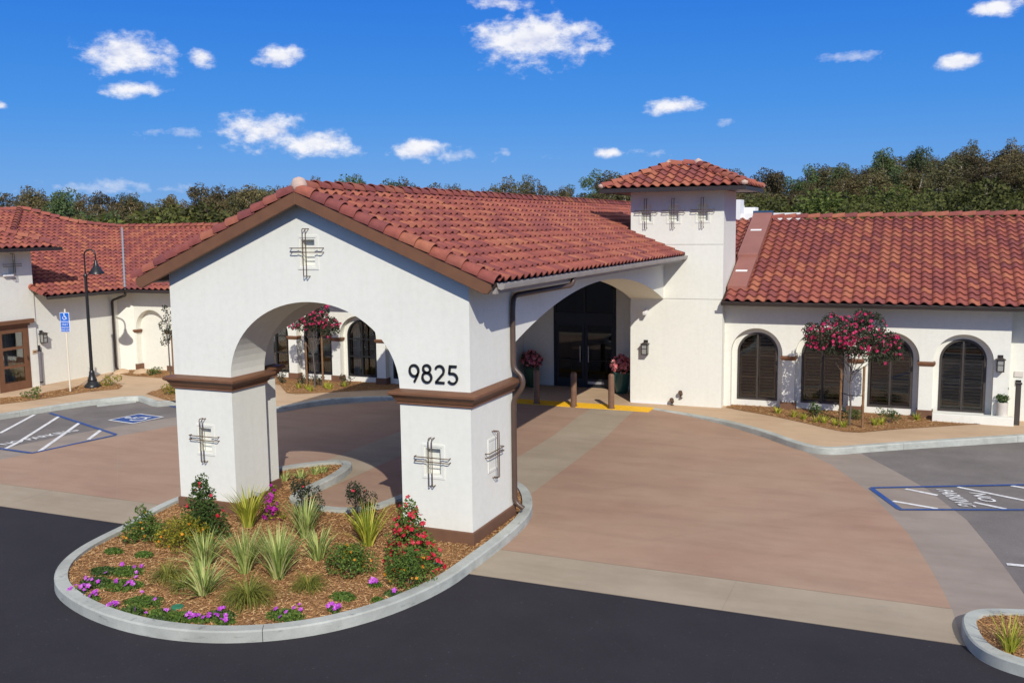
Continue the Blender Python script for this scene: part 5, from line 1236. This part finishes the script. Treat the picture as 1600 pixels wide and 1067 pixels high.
for (px, py, lb) in ((480, 812, 'dark leafed shrub with small red flowers near the left pillar'), (566, 822, 'dark leafed shrub with small red flowers behind the lime strap plant')):
    shrub('dark_shrub', px, py, [(math.cos(k*2.4)*.24*math.sqrt(k/12), math.sin(k*2.4)*.16*math.sqrt(k/12), .12+.055*((k*5) % 12), .14) for k in range(12)], 1900, .042, L_GREY, lb, 'shrub', [(F_RED, 26, .022, 'blossom')])
# trailing ground cover patches
GC = [((163, 893), .17, 0), ((200, 893), .20, 4), ((225, 868), .12, 0), ((150, 908), .18, 7), ((190, 912), .22, 6), ((212, 912), .1, 2), ((123, 921), .10, 8), ((143, 932), .09, 7), ((176, 947), .05, 12), ((204, 954), .16, 1), ((225, 938), .22, 2), ((250, 955), .16, 2), ((245, 966), .16, 1), ((283, 962), .20, 0),
      ((314, 965), .10, 7), ((345, 958), .15, 5), ((350, 967), .12, 8), ((445, 959), .20, 6), ((522, 952), .06, 16), ((535, 930), .14, 0), ((585, 912), .08, 5), ((615, 925), .11, 2), ((590, 935), .07, 0), ((178, 862), .12, 0), ((132, 918), .05, 5), ((300, 966), .05, 7)]
for k, ((px, py), rr, nf) in enumerate(GC):
    loc = gz(px, py); t = thing('ground_cover', 'low trailing green patch with violet flowers on the island mulch' if nf else 'low trailing green patch without flowers on the island mulch', 'ground cover', loc, 0, 'flowering ground cover patches' if nf else 'green ground cover patches')
    n = int(4200*rr); a = rng.uniform(0, 6.283, n); r = rr*np.sqrt(rng.random(n))*rng.uniform(.7, 1.15, n); c = np.stack([r*np.cos(a)*1.35, r*np.sin(a)*.95, rng.uniform(.01, .07, n)*(1.2-r/rr*.7)], 1)
    fol(t, 'foliage', leaf_cloud(c, np.tile([0, 0, .8], (n, 1)), .048, .034, 0), L_MID if k % 3 else L_DARK)
    if nf:
        a = rng.uniform(0, 6.283, nf); r = rr*1.15*np.sqrt(rng.random(nf)); c = np.stack([r*np.cos(a)*1.3, r*np.sin(a), rng.uniform(.07, .11, nf)], 1); fol(t, 'blossom', flowers(c, np.tile([.1, -.5, .8], (nf, 1)), .036), F_PUR)
for (px, py, lb) in ((277, 944, 'round green valve lid in the mulch among the ground cover'), (684, 877, 'round green valve lid in the mulch beside the red climber')):
    loc = gz(px, py); t = thing('valve_lid', lb, 'valve lid', loc); MB().lathe([(.085, -.02), (.085, .022), (.075, .03), (0, .03)], (0, 0, 0), 18).build('lid', VALVE, t, True); MB().box((-.03, -.01, .03), (.03, .01, .036)).build('grip', VALVE, t, True)
# landscape floodlight by the left pillar
loc = gz(400, 790); t = thing('landscape_light', 'small grey landscape floodlight beside the left pillar', 'light', loc); MB().tube([(0, 0, 0), (0, 0, .22)], .012, 8).build('stem', DARKMETAL, t, True); MB().tube([(-.04, -.05, .30), (.03, .06, .24)], .045, 10).build('head', simple('grey_metal', (.3, .3, .29), .4), t, True)

# potted flowers by the doors
def pot(loc, lb, r=.25, h=.66, glaze=None):
    t = thing('flower_pot', lb, 'flower pot', loc, 0, None)
    MB().lathe([(r*.62, 0), (r*.70, .02), (r*.9, h*.5), (r, h*.92), (r*1.06, h*.94), (r*1.06, h), (r*.93, h), (r*.9, h*.93)], (0, 0, 0), 28).build('pot', glaze or POTG, t, True, smooth=True)
    MB().lathe([(r*.9, h*.90), (0, h*.93)], (0, 0, 0), 20).build('soil', SOIL, t, True)
    bl = [(math.cos(k*2.4)*.26*math.sqrt(k/12), math.sin(k*2.4)*.26*math.sqrt(k/12), h+.34-.02*k, .17) for k in range(12)]+[(0, 0, h+.18, .30)]
    pts, d = blob_points(2200, [b[:3] for b in bl], [b[3] for b in bl]); fol(t, 'foliage', leaf_cloud(pts, d, .045, .028), L_GREY)
    pts, d = blob_points(330, [b[:3] for b in bl], np.array([b[3] for b in bl])*1.08); fol(t, 'blossom', flowers(pts, d+np.array([0, -.3, .2]), .062), F_CORAL); return t
pot((-11.02, 27.55, ZW), 'olive green pot of coral flowers behind the shaded bollard'); pot((-8.02, 27.35, ZW), 'teal glazed pot of coral flowers beside the doors, nearest the tower', glaze=simple('teal_glazed_pot', (.03, .12, .10), .25, .3, 4, 0, .5))
q = onY(1565, 645, 26.27); t = thing('planter', 'pale round planter with small shrub on the low wall ledge', 'planter', (q.x+.01, 26.265, .33))
MB().lathe([(.10, 0), (.125, .02), (.135, .36), (.12, .36), (.11, .30)], (0, 0, 0), 24).build('pot', POTW, t, True, smooth=True); MB().lathe([(.115, .31), (0, .33)], (0, 0, 0), 16).build('soil', SOIL, t, True)
pts, d = blob_points(260, [(0, 0, .45), (-.08, 0, .48), (.08, .02, .46)], [.11, .08, .08]); fol(t, 'foliage', leaf_cloud(pts, d, .055, .03), L_DARK)

# ------------------------------------------------------------------ flowering trees with stakes
def bloom_tree(loc, lb, crown, nleaf, nfl, h0, stakes, rz=0, name='flowering_tree'):
    t = thing(name, lb, 'tree', loc, rz); mb = MB()
    mb.tube([(0, 0, -.03), (.015, .0, .5), (-.01, .01, h0*.62), (.0, 0, h0)], .026, 8, True, .018); mb.build('trunk', TWIG, t, True, smooth=True)
    br = MB(); rc_ = random.Random(3)
    for b in crown:
        st = rc_.uniform(.62, .98)*h0; mid_ = (b[0]*.45, b[1]*.45, (st+b[2])/2*.98)
        br.tube([(0, 0, st), mid_, (b[0], b[1], b[2])], .010, 5, True, .003)
    br.build('branch', TWIG, t, True, smooth=True)
    pts, d = blob_points(nleaf, [b[:3] for b in crown], [b[3] for b in crown]); fol(t, 'crown', leaf_cloud(pts, d, .07, .034), L_GREY)
    if nfl:
        pts, d = blob_points(nfl, [b[:3] for b in crown], np.array([b[3] for b in crown])*1.05); k = (d[:, 2] > -.75)&(rng.random(len(d)) < .35+.65*(pts[:, 2] > crown[0][2]-.2)); pts, d = pts[k], d[k]; fol(t, 'blossom', flowers(pts, d+np.array([.1, -.3, .2]), .05), F_MAG)
    return t
def stake(loc, h, lb):
    t = thing('tree_stake', lb, 'stake', loc, 0, None); MB().tube([(0, 0, -.05), (.005, 0, h)], .032, 10).build('pole', STAKE, t, True, smooth=True)
    return t
rc_ = random.Random(21)
crown = [(0, 0, 2.15, .42)]+[(math.cos(a)*rr_, math.sin(a)*rr_*.75, z, r_) for a, rr_, z, r_ in ((0, .75, 2.05, .34), (.5, .5, 2.5, .30), (1.2, .6, 2.3, .3), (2.0, .55, 2.35, .3), (3.1, .8, 2.15, .32), (2.7, .55, 2.5, .26), (3.9, .6, 2.1, .3), (4.8, .55, 2.2, .33), (5.5, .7, 2.0, .3), (.1, 1.0, 1.82, .18), (.2, .95, 2.0, .24), (3.3, .95, 2.35, .2), (.9, .35, 2.68, .2), (5.9, .75, 1.72, .13))]
tl = Vector((*P(1327, 664, .16), .16)); bloom_tree(tl, 'small flowering tree with crimson blooms before the shuttered windows', [(x, y, z, r_*1.12) for x, y, z, r_ in crown], 9500, 640, 1.55, 2)
stake(Vector((*P(1312, 661, .16), .16)), 1.5, 'wooden stake on the tower side of the tree before the shuttered windows'); stake(Vector((*P(1347, 668, .16), .16)), 1.52, 'wooden stake on the far side of the tree before the shuttered windows')
tie = thing('tree_tie', 'dark rubber tie holding the tree before the shuttered windows to its stakes', 'tie', tl); a_, b_ = Vector((*P(1312, 661, .16), .16))-tl, Vector((*P(1347, 668, .16), .16))-tl
MB().tube([a_+Vector((0, 0, .78)), Vector((0, 0, .75)), b_+Vector((0, 0, .80))], .012, 6).build('band', BLACK, tie, True)
tl2 = Vector((*P(492, 605, .16), .16)); crown2 = [(x*.72, y*.72, z*.97+.02, r_*.78) for x, y, z, r_ in crown]
bloom_tree(tl2, 'small flowering tree with crimson blooms before the black framed windows', crown2, 4600, 360, 1.5, 2, R(35))
s1, s2 = Vector((*P(480, 603, .16), .16)), Vector((*P(505, 605, .16), .16))
stake(s1, 1.42, 'wooden stake on the far side of the tree before the black framed windows'); stake(s2, 1.72, 'wooden stake on the drive side of the tree before the black framed windows')
tie = thing('tree_tie', 'dark rubber tie holding the tree before the black framed windows', 'tie', tl2); MB().tube([s1-tl2+Vector((0, 0, .78)), Vector((0, 0, .75)), s2-tl2+Vector((0, 0, .80))], .012, 6).build('band', BLACK, tie, True)
tl3 = Vector((*P(267, 606, .16), .16))
bloom_tree(tl3, 'thin green sapling at the sidewalk corner beside the portico', [(0, 0, 1.7, .2), (-.1, 0, 2.0, .2), (.05, .05, 2.3, .18), (-.15, 0, 1.5, .15), (.12, 0, 1.85, .18), (-.05, 0, 2.55, .12)], 700, 0, 1.6, 1, 0, 'sapling')
stake(tl3+Vector((.10, .05, 0)), 1.7, 'wooden stake tied to the thin green sapling')
# small plants of the building beds
def tuft(px, py, h, n, mat, lb, grp): 
    loc = Vector((*P(px, py, .16), .158)); t = thing('border_plant', lb, 'plant', loc, 0, grp); q_, r_ = blades(n, h, .7, .02, .7, .05); fol(t, 'foliage', q_, mat, r_)
for (px, py) in ((1215, 646), (1240, 651), (1256, 655), (1275, 659), (1288, 661), (1305, 664), (1318, 667), (1367, 664), (1377, 663), (1432, 656)): tuft(px, py, .26, 34, L_STRAPY, 'bright green strappy border plant below the shuttered windows', 'border plants below the shuttered windows')
for (px, py) in ((467, 606), (480, 608), (485, 611), (510, 606), (515, 608), (538, 604)): tuft(px, py, .26, 30, L_STRAPY, 'bright green strappy border plant below the black framed windows', 'border plants below the black framed windows')
for (px, py) in ((1275, 652), (1333, 655), (1389, 660)): shrub('border_shrub', 0, 0, [(random.gauss(0, .12), random.gauss(0, .1), .08+.25*random.random(), .12) for _ in range(7)], 420, .05, L_DARK, 'small dark green shrub below the shuttered windows', 'shrub', None, 'border shrubs below the shuttered windows', Vector((*P(px, py, .16), .158)))
for (px, py) in ((440, 598), (472, 600), (502, 602), (540, 602)): shrub('border_shrub', 0, 0, [(random.gauss(0, .1), random.gauss(0, .1), .06+.22*random.random(), .11) for _ in range(6)], 300, .05, L_GREY, 'small grey green shrub below the black framed windows', 'shrub', None, 'border shrubs below the black framed windows', Vector((*P(px, py, .16), .158)))
for (px, py, m_, lb) in ((240, 585, L_DARK, 'small dark shrub under the blind arch'), (52, 623, L_MID, 'small green weed clump in the lamp post mulch strip'), (175, 602, L_YEL, 'small yellow green plant beside the lamp post base'), (262, 616, L_YEL, 'yellow green plant at the foot of the sapling')):
    shrub('border_shrub', 0, 0, [(random.gauss(0, .12), random.gauss(0, .12), .06+.2*random.random(), .12) for _ in range(6)], 320, .06, m_, lb, 'shrub', None, None, Vector((*P(px, py, .16), .158)))
loc = Vector((*P(203, 581, .16), .158))
for (px, py, lb) in ((190, 582, 'flat tan boulder at the foot of the downspout'), (222, 582, 'low tan boulder under the blind arch')):
    loc = Vector((*P(px, py, .16), .13)); t = thing('boulder', lb, 'boulder', loc); b = bmesh.new(); bmesh.ops.create_icosphere(b, subdivisions=3, radius=1)
    for v in b.verts:
        k = 1+.16*math.sin(v.co.x*3+px)+.12*math.sin(v.co.y*5+1)+.08*math.sin(v.co.z*7+v.co.x*4); v.co = Vector((v.co.x*.38*k, v.co.y*.26*k, v.co.z*.13*k))
    me = bpy.data.meshes.new('rock'); b.to_mesh(me); b.free(); me.materials.append(WALK); me.polygons.foreach_set('use_smooth', [True]*len(me.polygons)); link('rock', me, t, True)

# ------------------------------------------------------------------ background trees
def wood_tree(kind, seed):
    """returns (trunk mesh, crown mesh) of a tree about 1 unit = 1 m, 9 m high"""
    global rng
    keep = rng; rng = np.random.default_rng(seed); rr = random.Random(seed); H_ = 9.0
    mb = MB(); tips = []
    nl = {'euc': 3, 'blue': 2, 'bush': 4}[kind]
    if kind == 'bush':
        H_ = 3.2
        blobs = [(rr.gauss(0, 1.0), rr.gauss(0, .8), rr.uniform(.5, 2.3), rr.uniform(.55, .95)) for _ in range(16)]
        for k in range(5): mb.tube([(rr.gauss(0, .15), rr.gauss(0, .15), -.3), (rr.gauss(0, .5), rr.gauss(0, .4), 1.0), (rr.gauss(0, .9), rr.gauss(0, .7), 1.9)], .06, 5, True, .02)
        n = 2800; ls = .22
    else:
        for k in range(nl):
            a = rr.uniform(0, 6.283); lean = rr.uniform(.2, 1.5); base_ = (rr.gauss(0, .12), rr.gauss(0, .12), -.6)
            top = (math.cos(a)*lean, math.sin(a)*lean, H_*rr.uniform(.68, .92)); mid_ = (top[0]*.3+rr.gauss(0, .15), top[1]*.3+rr.gauss(0, .15), H_*.42)
            mb.tube([base_, (mid_[0]*.45, mid_[1]*.45, H_*.2), mid_, ((mid_[0]+top[0])/2+rr.gauss(0, .2), (mid_[1]+top[1])/2+rr.gauss(0, .2), H_*.62), top], .15, 6, True, .035); tips.append(top)
            for j in range(6):
                zz = rr.uniform(.22, .8); p0 = tuple(mid_[i]*(1-zz)+top[i]*zz for i in range(2))+(H_*(.3+.5*zz),); a2 = rr.uniform(0, 6.283); l2 = rr.uniform(.7, 1.9)
                p1 = (p0[0]+math.cos(a2)*l2, p0[1]+math.sin(a2)*l2, p0[2]+rr.uniform(.2, 1.3)); mb.tube([p0, ((p0[0]+p1[0])/2, (p0[1]+p1[1])/2, (p0[2]+p1[2])/2+.15), p1], .05, 5, True, .015); tips.append(p1)
        blobs = []
        for tp in tips:
            for _ in range(3 if kind == 'euc' else 4): blobs.append((tp[0]+rr.gauss(0, .45), tp[1]+rr.gauss(0, .45), tp[2]+rr.gauss(.1, .45), rr.uniform(.34, .80)))
        for _ in range(16): a = rr.uniform(0, 6.283); d_ = rr.uniform(.4, 1.9); blobs.append((math.cos(a)*d_, math.sin(a)*d_, rr.uniform(.8, 4.6), rr.uniform(.4, .85)))
        n = 5200; ls = .27
    pts, d = blob_points(n, [b[:3] for b in blobs], [b[3] for b in blobs]); q_ = leaf_cloud(pts, d, ls, ls*.5, .5)
    cm = quads_mesh('crown', q_, {'euc': T_EUC, 'blue': T_EUC2, 'bush': T_BUSH}[kind], np.clip(rng.normal(.45, .2, n)+.25*d[:, 2]*0, 0, 1))
    tm = mb.mesh('trunk', BARKP if kind == 'euc' else BARK, smooth='all'); rng = keep
    return tm, cm
VAR = {k: [wood_tree(k, s) for s in ss] for k, ss in (('euc', (1, 2, 3, 4, 5)), ('blue', (11, 12, 13)), ('bush', (21, 22, 23)))}
INFO = {'euc': ('eucalyptus_tree', 'grey green eucalyptus with pale limbs in the wood behind %s', 'tree', 'eucalyptus trees behind %s'),
        'blue': ('leafy_tree', 'bluish green leafy tree among the eucalyptus behind %s', 'tree', 'leafy trees behind %s'),
        'bush': ('hillside_bush', 'bright green bush at the edge of the wood behind %s', 'bush', 'bushes behind %s')}
def plant(kind, x, y, s, sx_=1.0):
    nm, lb, ct, gp = INFO[kind]; a_ = math.degrees(math.atan2(x, y))
    wh = 'the office wing' if a_ < -43 else 'the black window wing' if a_ < -36.5 else 'the portico ridge' if a_ < -18 else 'the tower' if a_ < -9 else 'the shuttered wing'
    lb = lb % wh; gp = gp % wh
    tm, cm = random.choice(VAR[kind]); t = thing(nm, lb, ct, (x, y, hill_h(x, y)), random.uniform(0, 6.283), gp); t.scale = (s*sx_, s*sx_, s)
    link('trunk', tm, t, True); link('crown', cm, t, True, 'stuff')
# skyline height in pixels along the picture, from which each tree gets its height at its own distance
SKY = [(-80, 292), (0, 293), (60, 287), (95, 292), (140, 292), (200, 298), (245, 294), (290, 293), (330, 281), (370, 281), (410, 275), (470, 285), (545, 274), (600, 284), (660, 274), (720, 272), (800, 273), (860, 276), (905, 275), (960, 258), (1020, 268), (1080, 262), (1120, 255), (1165, 263), (1210, 258), (1260, 258), (1310, 245), (1380, 234), (1440, 232), (1500, 228), (1560, 230), (1600, 226), (1700, 222)]
def skyline(px):
    for i in range(len(SKY)-1):
        if SKY[i][0] <= px <= SKY[i+1][0]: t = (px-SKY[i][0])/(SKY[i+1][0]-SKY[i][0]); return SKY[i][1]*(1-t)+SKY[i+1][1]*t
    return 270
def at_depth(px, depth):
    d = ray(px, 350); d = Vector((d.x, d.y, 0)); k = d.normalized(); return k*depth
rt_ = random.Random(77)
for row, (dep, dropp) in enumerate(((124, -2), (113, 12), (103, 27), (95, 42))):
    px = -90+row*9
    while px < 1700:
        right = sstep((px-850)/400); dp_ = dep*(1-.12*right)+rt_.uniform(-4, 4); p = at_depth(px, dp_); topy = skyline(px)+dropp*rt_.uniform(.6, 1.3)+rt_.uniform(-8, 15)*(1+.5*right)
        dr_ = ray(px, topy); top = CAM_H+dr_.z*dp_/math.hypot(dr_.x, dr_.y); hh = top-hill_h(p.x, p.y)
        kind = 'blue' if rt_.random() < .16 else 'euc'
        s = max(.45, hh/9.35); plant(kind, p.x, p.y, s, rt_.uniform(.85, 1.15)*max(1.0, .80/s)); px += rt_.uniform(30, 58) if row else rt_.uniform(24, 52)
# single taller crowns that stand out of the wood
for (px, topy, dp_, kind) in ((958, 257, 100, 'euc'), (1122, 248, 100, 'euc'), (1385, 228, 92, 'blue'), (1262, 252, 98, 'blue'), (1505, 220, 96, 'euc'), (1582, 218, 96, 'euc'), (548, 270, 104, 'blue'), (405, 274, 100, 'euc'), (360, 280, 104, 'euc'), (115, 290, 96, 'blue'), (1440, 226, 98, 'blue'), (1205, 250, 96, 'euc'), (800, 278, 100, 'euc'), (700, 278, 100, 'euc'), (175, 322, 82, 'blue')):
    p = at_depth(px, dp_); dr_ = ray(px, topy); top = CAM_H+dr_.z*dp_/math.hypot(dr_.x, dr_.y); plant(kind, p.x, p.y, (top-hill_h(p.x, p.y))/9.35, 1.0)
for (px, py, dp_, hpx) in ((120, 348, 84, 26), (176, 348, 80, 24), (225, 348, 84, 18), (262, 347, 80, 20), (318, 347, 82, 24), (345, 347, 82, 16), (1215, 335, 66, 22), (1245, 335, 64, 26), (1285, 333, 64, 34), (1320, 333, 66, 28), (1350, 333, 63, 26), (1395, 333, 70, 44), (1430, 333, 64, 32), (1465, 333, 62, 36), (1500, 333, 64, 34), (1540, 332, 60, 48), (1565, 333, 62, 44), (1600, 332, 60, 26), (1640, 332, 62, 36), (1190, 335, 70, 24), (1275, 335, 60, 16), (1375, 335, 58, 20), (1415, 335, 57, 18), (1485, 334, 56, 20), (1585, 334, 55, 16)):
    p = at_depth(px, dp_); dr_ = ray(px, py-hpx); top = CAM_H+dr_.z*dp_/math.hypot(dr_.x, dr_.y); hh = max(1.0, top-hill_h(p.x, p.y)); plant('bush', p.x, p.y, hh/2.95, 1.15)
# iron fence on the slope
p0, p1 = at_depth(1330, 61), at_depth(1540, 57)
fn = building('slope_fence', 'dark iron picket fence crossing the slope behind the shuttered wing', 'fence', (p0.x, p0.y, hill_h(p0.x, p0.y)))
npst = 9
for i in range(npst+1):
    p = p0.lerp(p1, i/npst); z = hill_h(p.x, p.y); MB().box((p.x-.05, p.y-.05, z-.2), (p.x+.05, p.y+.05, z+1.75)).build('post', BLACK, fn)
    if i < npst:
        p2 = p0.lerp(p1, (i+1)/npst); z2 = hill_h(p2.x, p2.y); mb = MB()
        for h_ in (.2, 1.5): mb.tube([(p.x, p.y, z+h_), (p2.x, p2.y, z2+h_)], .025, 5)
        for k in range(1, 14):
            t_ = k/14; c = p.lerp(p2, t_); zz = z+(z2-z)*t_; mb.tube([(c.x, c.y, zz+.1), (c.x, c.y, zz+1.65)], .013, 4)
        mb.build('picket_panel', BLACK, fn)
